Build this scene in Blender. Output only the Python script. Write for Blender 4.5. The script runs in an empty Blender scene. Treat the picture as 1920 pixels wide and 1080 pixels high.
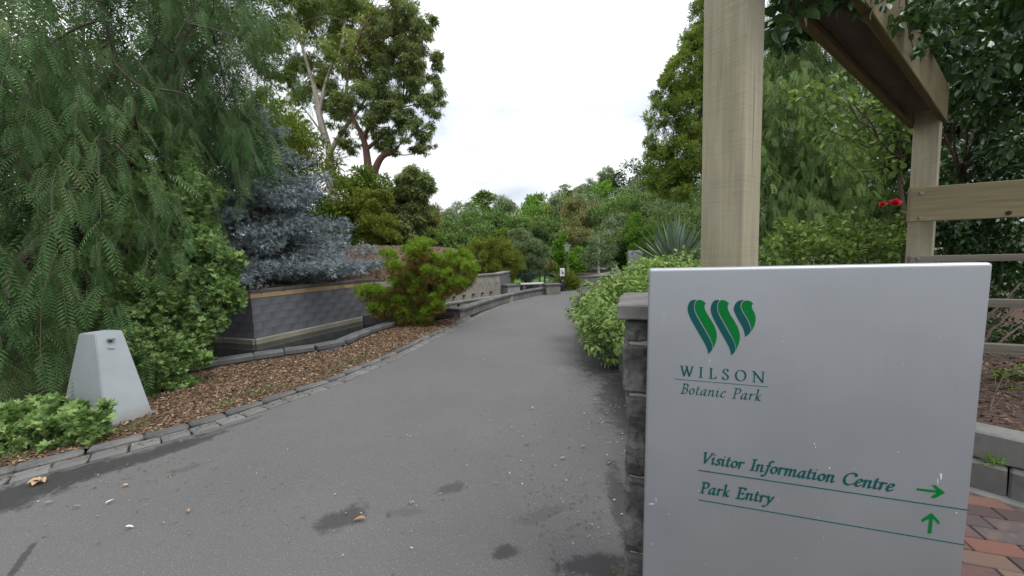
import bpy, bmesh, math, random
import numpy as np
from mathutils import Vector, Matrix, noise as mnoise

# ------------------------------------------------------------------ camera, world, sun, exposure
SC = bpy.context.scene
COL = SC.collection
FPX, PITCH, ROLL, CAMH = 700.0, math.radians(4.9), math.radians(1.7), 1.6
_cp, _sp, _cr, _sr = math.cos(PITCH), math.sin(PITCH), math.cos(ROLL), math.sin(ROLL)
FWD = np.array([0, _cp, -_sp]); _up = np.array([0, _sp, _cp]); _rt = np.array([1.0, 0, 0])
RGT = _cr * _rt - _sr * _up
UPV = _sr * _rt + _cr * _up
CAM = np.array([0, 0, CAMH])
cd = bpy.data.cameras.new('camera'); cam = bpy.data.objects.new('camera', cd); COL.objects.link(cam)
cd.sensor_width = 36; cd.lens = 36 * FPX / 1920; cd.clip_start = 0.05; cd.clip_end = 2000
cam.matrix_world = Matrix(((RGT[0], UPV[0], -FWD[0], 0), (RGT[1], UPV[1], -FWD[1], 0), (RGT[2], UPV[2], -FWD[2], CAMH), (0, 0, 0, 1)))
SC.camera = cam

SUN_EL, SUN_AZ = math.radians(64), math.radians(120)      # azimuth measured from +Y towards +X
W = bpy.data.worlds.new('World'); SC.world = W; W.use_nodes = True
wn, wl = W.node_tree.nodes, W.node_tree.links
wn.clear()
wo = wn.new('ShaderNodeOutputWorld'); bg = wn.new('ShaderNodeBackground'); bg.inputs['Strength'].default_value = 0.095
sky = wn.new('ShaderNodeTexSky'); sky.sky_type = 'NISHITA'; sky.sun_disc = False
sky.sun_elevation = SUN_EL; sky.sun_rotation = SUN_AZ; sky.dust_density = 2.0; sky.air_density = 1.0
tc = wn.new('ShaderNodeTexCoord'); mp = wn.new('ShaderNodeMapping'); mp.inputs['Scale'].default_value = (1.0, 1.0, 2.6)
mp.inputs['Location'].default_value = (0.35, 0.2, 0.1)
nz = wn.new('ShaderNodeTexNoise'); nz.inputs['Scale'].default_value = 1.7; nz.inputs['Detail'].default_value = 5; nz.inputs['Roughness'].default_value = 0.5
rp = wn.new('ShaderNodeValToRGB'); rp.color_ramp.elements[0].position = 0.30; rp.color_ramp.elements[0].color = (0.62, 0.62, 0.62, 1)
rp.color_ramp.elements[1].position = 0.52; rp.color_ramp.elements[1].color = (1, 1, 1, 1)
cl = wn.new('ShaderNodeMix'); cl.data_type = 'RGBA'
nz2 = wn.new('ShaderNodeTexNoise'); nz2.inputs['Scale'].default_value = 2.6; nz2.inputs['Detail'].default_value = 6; wl.new(mp.outputs['Vector'], nz2.inputs['Vector'])
rp2 = wn.new('ShaderNodeValToRGB'); e2 = rp2.color_ramp.elements; e2[0].position = 0.34; e2[0].color = (0.60, 0.64, 0.70, 1); e2[1].position = 0.53; e2[1].color = (1, 1, 1, 1); wl.new(nz2.outputs['Fac'], rp2.inputs['Fac'])
cm = wn.new('ShaderNodeVectorMath'); cm.operation = 'MULTIPLY'; cm.inputs[1].default_value = (9.6, 9.75, 10.0); wl.new(rp2.outputs['Color'], cm.inputs[0])
sxw = wn.new('ShaderNodeSeparateXYZ'); wl.new(tc.outputs['Generated'], sxw.inputs[0])                 # overcast sky: brighter towards the zenith
mrw = wn.new('ShaderNodeMapRange'); mrw.inputs['From Min'].default_value = 0; mrw.inputs['From Max'].default_value = 1; mrw.inputs['To Min'].default_value = 0.72; mrw.inputs['To Max'].default_value = 1.6
wl.new(sxw.outputs[2], mrw.inputs['Value']); cz = wn.new('ShaderNodeVectorMath'); cz.operation = 'SCALE'; wl.new(cm.outputs[0], cz.inputs[0]); wl.new(mrw.outputs[0], cz.inputs['Scale']); wl.new(cz.outputs[0], cl.inputs['B'])
wl.new(tc.outputs['Generated'], mp.inputs['Vector']); wl.new(mp.outputs['Vector'], nz.inputs['Vector']); wl.new(nz.outputs['Fac'], rp.inputs['Fac'])
wl.new(rp.outputs['Color'], cl.inputs['Factor']); wl.new(sky.outputs['Color'], cl.inputs['A']); wl.new(cl.outputs['Result'], bg.inputs['Color'])
wl.new(bg.outputs['Background'], wo.inputs['Surface'])
sd = bpy.data.lights.new('sun', 'SUN'); sd.energy = 1.4; sd.angle = math.radians(30); sd.color = (1.0, 0.97, 0.92)
sun = bpy.data.objects.new('sun', sd); COL.objects.link(sun); sun.location = (0, 0, 40)
_d = Vector((math.sin(SUN_AZ) * math.cos(SUN_EL), math.cos(SUN_AZ) * math.cos(SUN_EL), math.sin(SUN_EL)))
sun.rotation_euler = _d.to_track_quat('Z', 'Y').to_euler()
SC.view_settings.view_transform = 'Standard'; SC.view_settings.look = 'None'; SC.view_settings.gamma = 1
SC.view_settings.exposure = 0.64; SC.view_settings.use_curve_mapping = False
SC.cycles.max_bounces = 6; SC.cycles.diffuse_bounces = 3; SC.cycles.transparent_max_bounces = 4

# ------------------------------------------------------------------ measuring helpers
def ray(px, py): return RGT * ((px - 960) / FPX) - UPV * ((py - 540) / FPX) + FWD
def G(px, py, h=0.0):
    d = ray(px, py); return CAM + d * ((h - CAMH) / d[2])
def P(px, py, Y):
    d = ray(px, py); return CAM + d * (Y / d[1])
def PT(p):
    d = np.asarray(p, float) - CAM; z = d @ FWD
    return 960 + FPX * (d @ RGT) / z, 540 - FPX * (d @ UPV) / z

# ------------------------------------------------------------------ object helpers
def setp(o, label=None, cat=None, group=None, kind=None):
    if label: o['label'] = label
    if cat: o['category'] = cat
    if group: o['group'] = group
    if kind: o['kind'] = kind
    return o
def thing(name, label, cat, loc=(0, 0, 0), rz=0.0, group=None):
    o = bpy.data.objects.new(name, None); COL.objects.link(o); o.empty_display_size = 0.1
    o.location = tuple(loc); o.rotation_euler = (0, 0, rz)
    return setp(o, label, cat, group)
def link(name, me, parent=None, mat=None, loc=None, rz=None, rot=None, scale=None):
    o = bpy.data.objects.new(name, me); COL.objects.link(o)
    if mat is not None and len(me.materials) == 0: me.materials.append(mat)
    if parent is not None: o.parent = parent
    if loc is not None: o.location = tuple(loc)
    if rz is not None: o.rotation_euler = (0, 0, rz)
    if rot is not None: o.rotation_euler = rot
    if scale is not None: o.scale = scale
    return o
def npmesh(name, V, F, mat=None, rnd=None, smooth=False):
    """V (n,3); F list of (m,k) int arrays; rnd: per-vertex float attribute"""
    V = np.asarray(V, np.float32); F = [np.asarray(f, np.int32) for f in F if len(f)]
    me = bpy.data.meshes.new(name)
    me.vertices.add(len(V)); me.vertices.foreach_set('co', V.ravel())
    li = np.concatenate([f.ravel() for f in F]); tot = np.concatenate([np.full(len(f), f.shape[1], np.int32) for f in F])
    st = np.concatenate([[0], np.cumsum(tot)[:-1]]).astype(np.int32)
    me.loops.add(len(li)); me.loops.foreach_set('vertex_index', li)
    me.polygons.add(len(tot)); me.polygons.foreach_set('loop_start', st); me.polygons.foreach_set('loop_total', tot)
    if rnd is not None:
        a = me.attributes.new('rnd', 'FLOAT', 'POINT'); a.data.foreach_set('value', np.asarray(rnd, np.float32))
    if smooth: me.polygons.foreach_set('use_smooth', np.ones(len(tot), bool))
    me.update(); me.validate()
    if mat is not None: me.materials.append(mat)
    return me
def bmmesh(name, bm, mat=None, smooth=False):
    bmesh.ops.recalc_face_normals(bm, faces=bm.faces)
    me = bpy.data.meshes.new(name); bm.to_mesh(me); bm.free()
    if smooth:
        for p in me.polygons: p.use_smooth = True
    if mat is not None: me.materials.append(mat)
    return me
def bm_box(bm, c, s, rz=0.0, bevel=0.0, seg=1):
    r = bmesh.ops.create_cube(bm, size=1.0)
    M = Matrix.Translation(Vector(c)) @ Matrix.Rotation(rz, 4, 'Z') @ Matrix.Diagonal((s[0], s[1], s[2], 1))
    bmesh.ops.transform(bm, matrix=M, verts=r['verts'])
    if bevel:
        es = list({e for v in r['verts'] for e in v.link_edges})
        bmesh.ops.bevel(bm, geom=es, offset=bevel, segments=seg, affect='EDGES', profile=0.5)
def box_mesh(name, s, mat, bevel=0.006, seg=1, c=(0, 0, 0)):
    bm = bmesh.new(); bm_box(bm, c, s, 0, bevel, seg); return bmmesh(name, bm, mat)
def rough_block(name, s, mat, cuts=3, amp=0.01, seed=0, freq=9.0, bevel=0.01, sides=(1, 1, 1)):
    bm = bmesh.new(); bmesh.ops.create_cube(bm, size=1.0)
    bmesh.ops.scale(bm, vec=s, verts=bm.verts)
    bmesh.ops.bevel(bm, geom=list(bm.edges), offset=bevel, segments=1, affect='EDGES')
    if cuts: bmesh.ops.subdivide_edges(bm, edges=[e for e in bm.edges if e.calc_length() > bevel * 3], cuts=cuts, use_grid_fill=True)
    o = Vector((seed * 7.3, seed * 3.1, seed * 5.7))
    for v in bm.verts:
        n = mnoise.noise_vector(v.co * freq + o) + 0.5 * mnoise.noise_vector(v.co * freq * 2.3 + o)
        v.co += Vector((n.x * amp * sides[0], n.y * amp * sides[1], n.z * amp * sides[2]))
    return bmmesh(name, bm, mat)
def tubes(paths, sides=6):
    """paths: list of (points (n,3), radii (n,)) -> V, F(quads)"""
    VV, FF, off = [], [], 0
    for pts, rad in paths:
        pts = np.asarray(pts, float); rad = np.asarray(rad, float); n = len(pts)
        t = np.gradient(pts, axis=0); t /= np.linalg.norm(t, axis=1)[:, None] + 1e-9
        ref = np.array([0.31, 0.93, 0.2]); x = np.cross(t, ref); x /= np.linalg.norm(x, axis=1)[:, None] + 1e-9
        y = np.cross(t, x); a = np.linspace(0, 2 * np.pi, sides, endpoint=False)
        ring = pts[:, None] + rad[:, None, None] * (np.cos(a)[None, :, None] * x[:, None] + np.sin(a)[None, :, None] * y[:, None])
        VV.append(ring.reshape(-1, 3))
        i = np.arange(n - 1)[:, None] * sides; j = np.arange(sides)[None]; k = (j + 1) % sides
        FF.append(np.stack([i + j, i + k, i + sides + k, i + sides + j], -1).reshape(-1, 4) + off)
        off += n * sides
    return np.concatenate(VV), np.concatenate(FF)
def tube_mesh(name, paths, mat, sides=6):
    V, F = tubes(paths, sides); return npmesh(name, V, [F], mat, smooth=True)
def bez(pts, n=12):
    """Catmull-Rom through pts"""
    p = np.asarray(pts, float); p = np.vstack([2 * p[0] - p[1], p, 2 * p[-1] - p[-2]]); out = []
    for i in range(1, len(p) - 2):
        t = np.linspace(0, 1, n, endpoint=False)[:, None]
        out.append(0.5 * (2 * p[i] + (p[i + 1] - p[i - 1]) * t + (2 * p[i - 1] - 5 * p[i] + 4 * p[i + 1] - p[i + 2]) * t ** 2 + (-p[i - 1] + 3 * p[i] - 3 * p[i + 1] + p[i + 2]) * t ** 3))
    out.append(p[-2][None]); return np.concatenate(out)
def resample(p, step):
    p = np.asarray(p, float); d = np.r_[0, np.cumsum(np.linalg.norm(np.diff(p, axis=0), axis=1))]
    s = np.arange(0, d[-1], step); return np.stack([np.interp(s, d, p[:, k]) for k in range(p.shape[1])], 1)
def offset2(p, w):
    """shift a 2-D polyline to its left by w"""
    p = np.asarray(p, float)[:, :2]; t = np.gradient(p, axis=0); t /= np.linalg.norm(t, axis=1)[:, None] + 1e-9
    return p + w * np.stack([-t[:, 1], t[:, 0]], 1)
def poly_sheet(name, pts, z, mat, kind='structure'):
    bm = bmesh.new(); f = bm.faces.new([bm.verts.new((p[0], p[1], z)) for p in pts]); f.normal_update()
    bmesh.ops.triangulate(bm, faces=[f])
    for f in bm.faces:
        if f.normal.z < 0: f.normal_flip()
    me = bpy.data.meshes.new(name); bm.to_mesh(me); bm.free(); me.materials.append(mat)
    o = link(name, me); setp(o, kind=kind); return o
def inside(px, py, poly):
    poly = np.asarray(poly); c = np.zeros(np.shape(px), bool); j = len(poly) - 1
    for i in range(len(poly)):
        xi, yi, xj, yj = *poly[i][:2], *poly[j][:2]
        c ^= ((yi > py) != (yj > py)) & (px < (xj - xi) * (py - yi) / (yj - yi + 1e-12) + xi); j = i
    return c

# ------------------------------------------------------------------ materials
class NT:
    def __init__(s, name):
        s.m = bpy.data.materials.new(name); s.m.use_nodes = True; s.t = s.m.node_tree; s.n = s.t.nodes; s.l = s.t.links
        s.b = s.n['Principled BSDF']; s.out = s.n['Material Output']
    def new(s, t, **k):
        o = s.n.new(t)
        for a, v in k.items():
            if a.startswith('i_'):
                key = a[2:]; key = int(key) if key.isdigit() else key
                o.inputs[key].default_value = v
            else: setattr(o, a, v)
        return o
    def coord(s, kind='Object'): return s.new('ShaderNodeTexCoord').outputs[kind]
    def noise(s, vec, scale, detail=4, rough=0.55, dist=0.0):
        o = s.new('ShaderNodeTexNoise', i_Scale=scale, i_Detail=detail, i_Roughness=rough, i_Distortion=dist)
        s.l.new(vec, o.inputs['Vector']); return o.outputs['Fac']
    def mapv(s, vec, scale=(1, 1, 1), rot=(0, 0, 0), loc=(0, 0, 0)):
        o = s.new('ShaderNodeMapping', i_Scale=scale, i_Rotation=rot, i_Location=loc); s.l.new(vec, o.inputs['Vector']); return o.outputs['Vector']
    def ramp(s, fac, stops):
        o = s.new('ShaderNodeValToRGB'); e = o.color_ramp.elements
        while len(e) < len(stops): e.new(0.5)
        for k, (p, c) in enumerate(stops):
            e[k].position = p; e[k].color = (c, c, c, 1) if np.isscalar(c) else (*c, 1)
        s.l.new(fac, o.inputs['Fac']); return o.outputs['Color']
    def mix(s, fac, a, b, blend='MIX'):
        o = s.new('ShaderNodeMix', data_type='RGBA', blend_type=blend)
        for v, key in ((fac, 'Factor'), (a, 'A'), (b, 'B')):
            i = o.inputs[key] if key == 'Factor' else [x for x in o.inputs if x.name == key and x.type == 'RGBA'][0]
            if hasattr(v, 'is_linked'): s.l.new(v, i)
            elif np.isscalar(v): i.default_value = v if key == 'Factor' else (v, v, v, 1)
            else: i.default_value = (*v, 1)
        return [x for x in o.outputs if x.type == 'RGBA'][0]
    def math(s, op, a, b=0.0, c=0.0, clamp=False):
        o = s.new('ShaderNodeMath', operation=op, use_clamp=clamp)
        for k, v in enumerate((a, b, c)):
            if hasattr(v, 'is_linked'): s.l.new(v, o.inputs[k])
            else: o.inputs[k].default_value = v
        return o.outputs[0]
    def bump(s, h, strength=0.3, dist=0.01):
        o = s.new('ShaderNodeBump', i_Strength=strength, i_Distance=dist); s.l.new(h, o.inputs['Height']); s.l.new(o.outputs['Normal'], s.b.inputs['Normal'])
    def base(s, c):
        if hasattr(c, 'is_linked'): s.l.new(c, s.b.inputs['Base Color'])
        else: s.b.inputs['Base Color'].default_value = (*c, 1)
    def rough(s, r):
        if hasattr(r, 'is_linked'): s.l.new(r, s.b.inputs['Roughness'])
        else: s.b.inputs['Roughness'].default_value = r
    def attr(s, name='rnd'): return s.new('ShaderNodeAttribute', attribute_name=name).outputs['Fac']
    def objrnd(s): return s.new('ShaderNodeObjectInfo').outputs['Random']

LEAF_GAIN = {'blue_grey_needles': 1.75, 'pale_shrub_leaf': 1.9, 'pepper_tree_leaf': 1.5, 'fresh_pine_needles': 1.6, 'old_pine_needles': 1.7, 'olive_conifer_leaf': 2.5, 'weeping_tree_leaf': 2.3, 'mid_green_leaf': 1.9, 'grey_green_leaf': 1.8, 'russet_green_leaf': 1.7, 'bright_green_leaf': 1.45, 'gum_leaf': 2.5, 'rose_vine_leaf': 1.5, 'dark_green_leaf': 1.55, 'wattle_leaf': 2.2, 'rose_bush_leaf': 1.7, 'hedge_leaf': 1.5, 'dark_gum_leaf': 3.0}
def leaf_mat(name, stops, rough=0.5, trans=0.3, nscale=1.2, spec=0.1, vary=0.35):
    m = NT(name); a = m.attr(); n = m.noise(m.coord(), nscale, 3); gain = LEAF_GAIN.get(name, 1.45)
    stops = [(p, (q[0] * gain * 1.08, q[1] * gain * 1.08, q[2] * gain * .82)) for p, q in stops] if 'blue' not in name else [(p, (q[0] * gain * 1.04, q[1] * gain * 1.02, q[2] * gain * .90)) for p, q in stops]
    f = m.math('ADD', m.math('MULTIPLY', a, 1 - vary), m.math('MULTIPLY', m.ramp(n, [(0.3, 0.0), (0.7, 1.0)]), vary))
    c = m.ramp(f, stops); m.base(c); m.rough(rough); m.b.inputs['Specular IOR Level'].default_value = spec
    t = m.new('ShaderNodeBsdfTranslucent'); m.l.new(m.mix(0.6, c, (0.9, 1.0, 0.35), 'MULTIPLY'), t.inputs['Color'])
    x = m.new('ShaderNodeMixShader', i_0=trans); m.l.new(m.b.outputs[0], x.inputs[1]); m.l.new(t.outputs[0], x.inputs[2])
    m.l.new(x.outputs[0], m.out.inputs['Surface']); return m.m
def rough_mat(name, c1, c2, scale=6, rough=0.85, bump=0.3, bdist=0.01, fine=60, c3=None, objvar=0.12, coord='Object'):
    m = NT(name); v = m.coord(coord); n = m.noise(v, scale, 6, 0.6); f = m.noise(v, fine, 4, 0.6)
    c = m.mix(m.ramp(n, [(0.35, 0.0), (0.65, 1.0)]), c1, c2)
    if c3 is not None: c = m.mix(m.ramp(m.noise(v, scale * 0.35, 5, 0.65), [(0.52, 0.0), (0.66, 0.8)]), c, c3)
    c = m.mix(m.math('MULTIPLY', f, 0.5), c, (0.5, 0.5, 0.5), 'OVERLAY')
    if objvar:
        k = m.math('ADD', m.math('MULTIPLY', m.objrnd(), 2 * objvar), 1 - objvar)
        c = m.mix(1.0, c, k, 'MULTIPLY')
    m.base(c); m.rough(rough); m.bump(m.math('ADD', f, m.math('MULTIPLY', n, 0.6)), bump, bdist); return m.m
def chip_mat(name, stops, rough=0.9):
    m = NT(name); m.base(m.ramp(m.attr(), stops)); m.rough(rough); return m.m
def plain_mat(name, c, rough=0.5, metal=0.0):
    m = NT(name); v = m.coord(); n = m.noise(v, 8, 4)
    m.base(m.mix(m.math('MULTIPLY', n, 0.5), tuple(x * 0.8 for x in c), tuple(min(1, x * 1.15) for x in c))); m.rough(rough); m.b.inputs['Metallic'].default_value = metal; return m.m

M = {}
M['kerb'] = rough_mat('bluestone_kerb', (0.06, 0.062, 0.063), (0.12, 0.12, 0.118), 9, 0.85, 0.5, 0.006, 90, (0.12, 0.105, 0.08), 0.2)
M['sett'] = rough_mat('bluestone_sett', (0.10, 0.10, 0.099), (0.155, 0.153, 0.148), 7, 0.85, 0.35, 0.004, 90, (0.12, 0.11, 0.09), 0.16)
M['coping'] = rough_mat('bluestone_coping', (0.062, 0.064, 0.067), (0.11, 0.11, 0.11), 5, 0.8, 0.25, 0.004, 70, None, 0.12)
M['wallblock'] = rough_mat('bluestone_block', (0.082, 0.087, 0.100), (0.125, 0.130, 0.145), 2, 0.7, 0.2, 0.004, 60, (0.175, 0.18, 0.192), 0.05)
M['lowblock'] = rough_mat('weathered_block', (0.13, 0.125, 0.115), (0.22, 0.21, 0.19), 3.5, 0.85, 0.3, 0.004, 60, (0.07, 0.068, 0.062), 0.15)
M['granite'] = rough_mat('grey_granite', (0.2, 0.205, 0.21), (0.28, 0.285, 0.29), 3, 0.6, 0.15, 0.003, 80, None, 0.05)
M['sandband'] = rough_mat('sandstone_band', (0.36, 0.24, 0.13), (0.46, 0.33, 0.19), 4, 0.9, 0.25, 0.004, 60, (0.25, 0.17, 0.1), 0.1)
M['ledge'] = rough_mat('lime_stained_ledge', (0.2, 0.19, 0.15), (0.3, 0.29, 0.24), 3, 0.8, 0.25, 0.004, 50, (0.12, 0.11, 0.07), 0.08)
M['rock'] = rough_mat('rockface_stone', (0.032, 0.032, 0.032), (0.095, 0.092, 0.087), 7, 0.9, 0.9, 0.012, 45, (0.15, 0.147, 0.138), 0.12)
M['mortar'] = rough_mat('pale_mortar', (0.25, 0.22, 0.17), (0.36, 0.32, 0.25), 12, 0.95, 0.4, 0.004, 80, None, 0)
M['sand'] = rough_mat('brown_joint_sand', (0.05, 0.042, 0.033), (0.09, 0.075, 0.058), 20, 0.95, 0.4, 0.004, 90, None, 0)
M['capstone'] = rough_mat('pier_cap_stone', (0.11, 0.107, 0.10), (0.19, 0.185, 0.175), 8, 0.85, 0.5, 0.004, 120, (0.1, 0.1, 0.095), 0)
M['concblock'] = rough_mat('concrete_block', (0.10, 0.10, 0.098), (0.16, 0.158, 0.152), 5, 0.92, 0.5, 0.004, 130, (0.12, 0.12, 0.11), 0.12)
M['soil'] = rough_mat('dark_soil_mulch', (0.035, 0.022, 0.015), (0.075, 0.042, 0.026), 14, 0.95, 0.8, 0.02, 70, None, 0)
M['mulch'] = rough_mat('bark_mulch', (0.075, 0.046, 0.027), (0.145, 0.088, 0.05), 12, 0.95, 0.9, 0.02, 60, (0.1, 0.075, 0.045), 0)
M['redmulch'] = rough_mat('red_brown_mulch', (0.06, 0.035, 0.022), (0.125, 0.078, 0.05), 8, 0.95, 0.9, 0.02, 45, (0.09, 0.06, 0.045), 0)
M['earth'] = rough_mat('earth_with_grass', (0.05, 0.06, 0.025), (0.08, 0.075, 0.04), 0.8, 0.95, 0.6, 0.03, 9, (0.04, 0.065, 0.02), 0)
M['lawn'] = rough_mat('lawn_green', (0.07, 0.16, 0.025), (0.11, 0.23, 0.04), 1.5, 0.9, 0.6, 0.02, 25, None, 0)
M['path'] = rough_mat('far_path_asphalt', (0.17, 0.17, 0.17), (0.22, 0.22, 0.22), 0.5, 0.9, 0.2, 0.005, 30, None, 0)
M['chips'] = chip_mat('mulch_chips', [(0, (0.035, 0.02, 0.012)), (0.35, (0.1, 0.056, 0.031)), (0.7, (0.19, 0.112, 0.062)), (0.93, (0.29, 0.205, 0.125)), (1, (0.38, 0.31, 0.22))])
M['redchips'] = chip_mat('red_mulch_chips', [(0, (0.03, 0.016, 0.013)), (0.5, (0.09, 0.05, 0.033)), (0.85, (0.15, 0.093, 0.062)), (1, (0.24, 0.18, 0.13))])
M['litter'] = chip_mat('road_litter', [(0, (0.06, 0.035, 0.02)), (0.4, (0.16, 0.14, 0.08)), (0.8, (0.34, 0.31, 0.24)), (1, (0.5, 0.48, 0.42))])
M['clip'] = chip_mat('grass_clippings', [(0, (0.05, 0.08, 0.025)), (0.6, (0.11, 0.14, 0.05)), (1, (0.2, 0.18, 0.1))])
M['green_metal'] = plain_mat('dark_green_metal', (0.012, 0.035, 0.026), 0.4)
M['black'] = plain_mat('black_metal', (0.012, 0.013, 0.015), 0.45)
M['white'] = plain_mat('white_panel', (0.8, 0.8, 0.8), 0.5)
M['paleslab'] = plain_mat('pale_stone_slab', (0.55, 0.54, 0.5), 0.6)
M['navy'] = plain_mat('dark_navy_print', (0.015, 0.03, 0.09), 0.5)
M['lampglass'] = plain_mat('frosted_lamp_glass', (0.75, 0.75, 0.7), 0.25)
M['bolt'] = plain_mat('galvanised_bolt', (0.22, 0.22, 0.21), 0.45, 0.8)
M['rose'] = chip_mat('rose_petals', [(0, (0.42, 0.01, 0.02)), (1, (0.72, 0.02, 0.045))], 0.6)
M['darkhole'] = plain_mat('dark_knot_recess', (0.01, 0.008, 0.006), 0.9)
M['ink'] = plain_mat('teal_green_lettering', (0.006, 0.085, 0.082), 0.4)
M['inkgreen'] = plain_mat('mid_green_print', (0.0, 0.16, 0.03), 0.6)
for q_ in ('ink', 'inkgreen'): M[q_].node_tree.nodes['Principled BSDF'].inputs['Specular IOR Level'].default_value = 0.15
M['scuff'] = plain_mat('white_scuff', (0.62, 0.64, 0.66), 0.6)

def bark_mat(name, stops, sc=(3, 3, 0.5), bump=0.6):
    m = NT(name); v = m.coord(); n = m.noise(m.mapv(v, sc), 3, 6, 0.65); m.base(m.ramp(n, stops)); m.rough(0.85); m.bump(m.noise(m.mapv(v, sc), 9, 5), bump, 0.02); return m.m
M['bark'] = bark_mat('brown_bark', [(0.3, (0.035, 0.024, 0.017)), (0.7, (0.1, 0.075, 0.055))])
M['gumbark'] = bark_mat('pale_gum_bark', [(0.25, (0.16, 0.1, 0.07)), (0.42, (0.34, 0.29, 0.24)), (0.7, (0.55, 0.51, 0.45))], (2, 2, 0.3), 0.2)
M['redbark'] = bark_mat('reddish_bark', [(0.3, (0.06, 0.028, 0.02)), (0.7, (0.17, 0.085, 0.06))])
M['birchbark'] = bark_mat('white_birch_bark', [(0.3, (0.35, 0.34, 0.32)), (0.6, (0.62, 0.61, 0.58))], (2, 2, 3), 0.2)
M['twig'] = bark_mat('grey_brown_twig', [(0.3, (0.05, 0.035, 0.026)), (0.7, (0.13, 0.095, 0.07))])

def asphalt():
    m = NT('worn_asphalt'); v = m.coord()
    big = m.noise(v, 0.55, 5, 0.6); mid = m.noise(v, 4, 5, 0.6); fine = m.noise(v, 210, 3, 0.7); edge = m.noise(v, 9, 9, 0.72, 0.8); grit = m.noise(v, 95, 3, 0.7)
    c = m.ramp(big, [(0.3, (0.104, 0.101, 0.101)), (0.7, (0.138, 0.133, 0.132))])
    c = m.mix(m.ramp(mid, [(0.32, 0.5), (0.68, 0.0)]), c, (0.11, 0.107, 0.107))
    vo = m.new('ShaderNodeTexVoronoi', i_Scale=150.0); m.l.new(v, vo.inputs['Vector'])
    c = m.mix(m.math('MULTIPLY', m.ramp(fine, [(0.35, 0.0), (0.72, 1.0)]), 0.75), c, (0.26, 0.255, 0.25), 'OVERLAY')
    c = m.mix(m.ramp(m.noise(v, 120, 2, 0.5), [(0.62, 0.0), (0.7, 0.65)]), c, (0.3, 0.295, 0.29))
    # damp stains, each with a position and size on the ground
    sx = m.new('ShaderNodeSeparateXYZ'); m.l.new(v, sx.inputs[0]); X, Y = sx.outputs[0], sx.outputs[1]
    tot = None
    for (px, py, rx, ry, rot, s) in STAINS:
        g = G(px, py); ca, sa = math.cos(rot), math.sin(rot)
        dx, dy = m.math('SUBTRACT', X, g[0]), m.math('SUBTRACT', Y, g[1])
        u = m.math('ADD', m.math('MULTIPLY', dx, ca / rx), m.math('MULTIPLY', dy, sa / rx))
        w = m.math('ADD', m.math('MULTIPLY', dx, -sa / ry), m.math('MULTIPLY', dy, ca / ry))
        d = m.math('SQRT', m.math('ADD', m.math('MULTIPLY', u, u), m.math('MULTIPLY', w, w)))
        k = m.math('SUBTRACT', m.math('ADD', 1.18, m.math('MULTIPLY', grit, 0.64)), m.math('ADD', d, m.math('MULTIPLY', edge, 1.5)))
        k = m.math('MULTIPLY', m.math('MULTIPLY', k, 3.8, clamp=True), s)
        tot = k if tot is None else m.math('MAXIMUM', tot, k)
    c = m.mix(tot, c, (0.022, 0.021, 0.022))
    m.base(c); m.rough(m.math('SUBTRACT', 0.88, m.math('MULTIPLY', tot, 0.3)))
    m.bump(m.math('ADD', fine, m.math('MULTIPLY', vo.outputs['Distance'], 0.8)), 0.55, 0.006); return m.m
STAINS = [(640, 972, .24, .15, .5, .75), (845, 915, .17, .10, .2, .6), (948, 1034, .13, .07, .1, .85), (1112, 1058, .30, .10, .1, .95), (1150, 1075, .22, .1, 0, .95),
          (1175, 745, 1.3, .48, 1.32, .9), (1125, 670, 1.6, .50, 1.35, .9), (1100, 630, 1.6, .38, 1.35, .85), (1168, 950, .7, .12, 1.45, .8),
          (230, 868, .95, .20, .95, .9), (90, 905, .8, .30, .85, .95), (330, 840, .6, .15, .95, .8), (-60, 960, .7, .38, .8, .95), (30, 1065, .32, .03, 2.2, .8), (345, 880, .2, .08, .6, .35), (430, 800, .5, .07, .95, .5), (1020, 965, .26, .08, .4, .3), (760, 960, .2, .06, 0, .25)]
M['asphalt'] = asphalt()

def wood_mat(name, c1, c2, green, saw=True):
    """rough-sawn timber; grain runs along object Z"""
    m = NT(name); v = m.coord()
    g = m.noise(m.mapv(v, (30, 30, 1.4)), 1.6, 7, 0.68, 0.5); big = m.noise(m.mapv(v, (4, 4, 0.9)), 1.5, 4)
    c = m.mix(m.ramp(g, [(0.3, 0.0), (0.7, 1.0)]), c1, c2)
    c = m.mix(m.ramp(big, [(0.45, 0.0), (0.75, 0.55)]), c, green)
    h = m.math('MULTIPLY', g, 0.5)
    if saw:
        sawl = m.noise(m.mapv(v, (5, 5, 230), (0.02, 0.03, 0)), 1.0, 3, 0.6); patch = m.noise(m.mapv(v, (3, 3, 4)), 2.2, 4)
        k = m.math('MULTIPLY', m.ramp(sawl, [(0.36, 1.0), (0.5, 0.0)]), m.ramp(patch, [(0.4, 0.05), (0.68, 0.36)]))
        c = m.mix(k, c, tuple(x * 0.5 for x in c1)); h = m.math('ADD', h, m.math('MULTIPLY', sawl, 0.5))
        st = m.noise(m.mapv(v, (9, 9, 0.5)), 1.3, 5, 0.65); c = m.mix(m.ramp(st, [(0.52, 0.0), (0.72, 0.5)]), c, tuple(x * 0.62 for x in c1))
    cr = m.noise(m.mapv(v, (40, 40, 0.7), loc=(3, 1, 2)), 1.2, 4)
    c = m.mix(m.ramp(cr, [(0.66, 0.0), (0.71, 0.6)]), c, (0.05, 0.04, 0.03))
    m.base(c); m.rough(0.85); m.bump(h, 0.45, 0.003); return m.m
M['post'] = wood_mat('rough_sawn_post', (0.235, 0.21, 0.14), (0.36, 0.325, 0.235), (0.225, 0.215, 0.12))
M['beamwood'] = wood_mat('mossy_beam_timber', (0.055, 0.040, 0.013), (0.135, 0.105, 0.036), (0.075, 0.070, 0.016), False)
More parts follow.
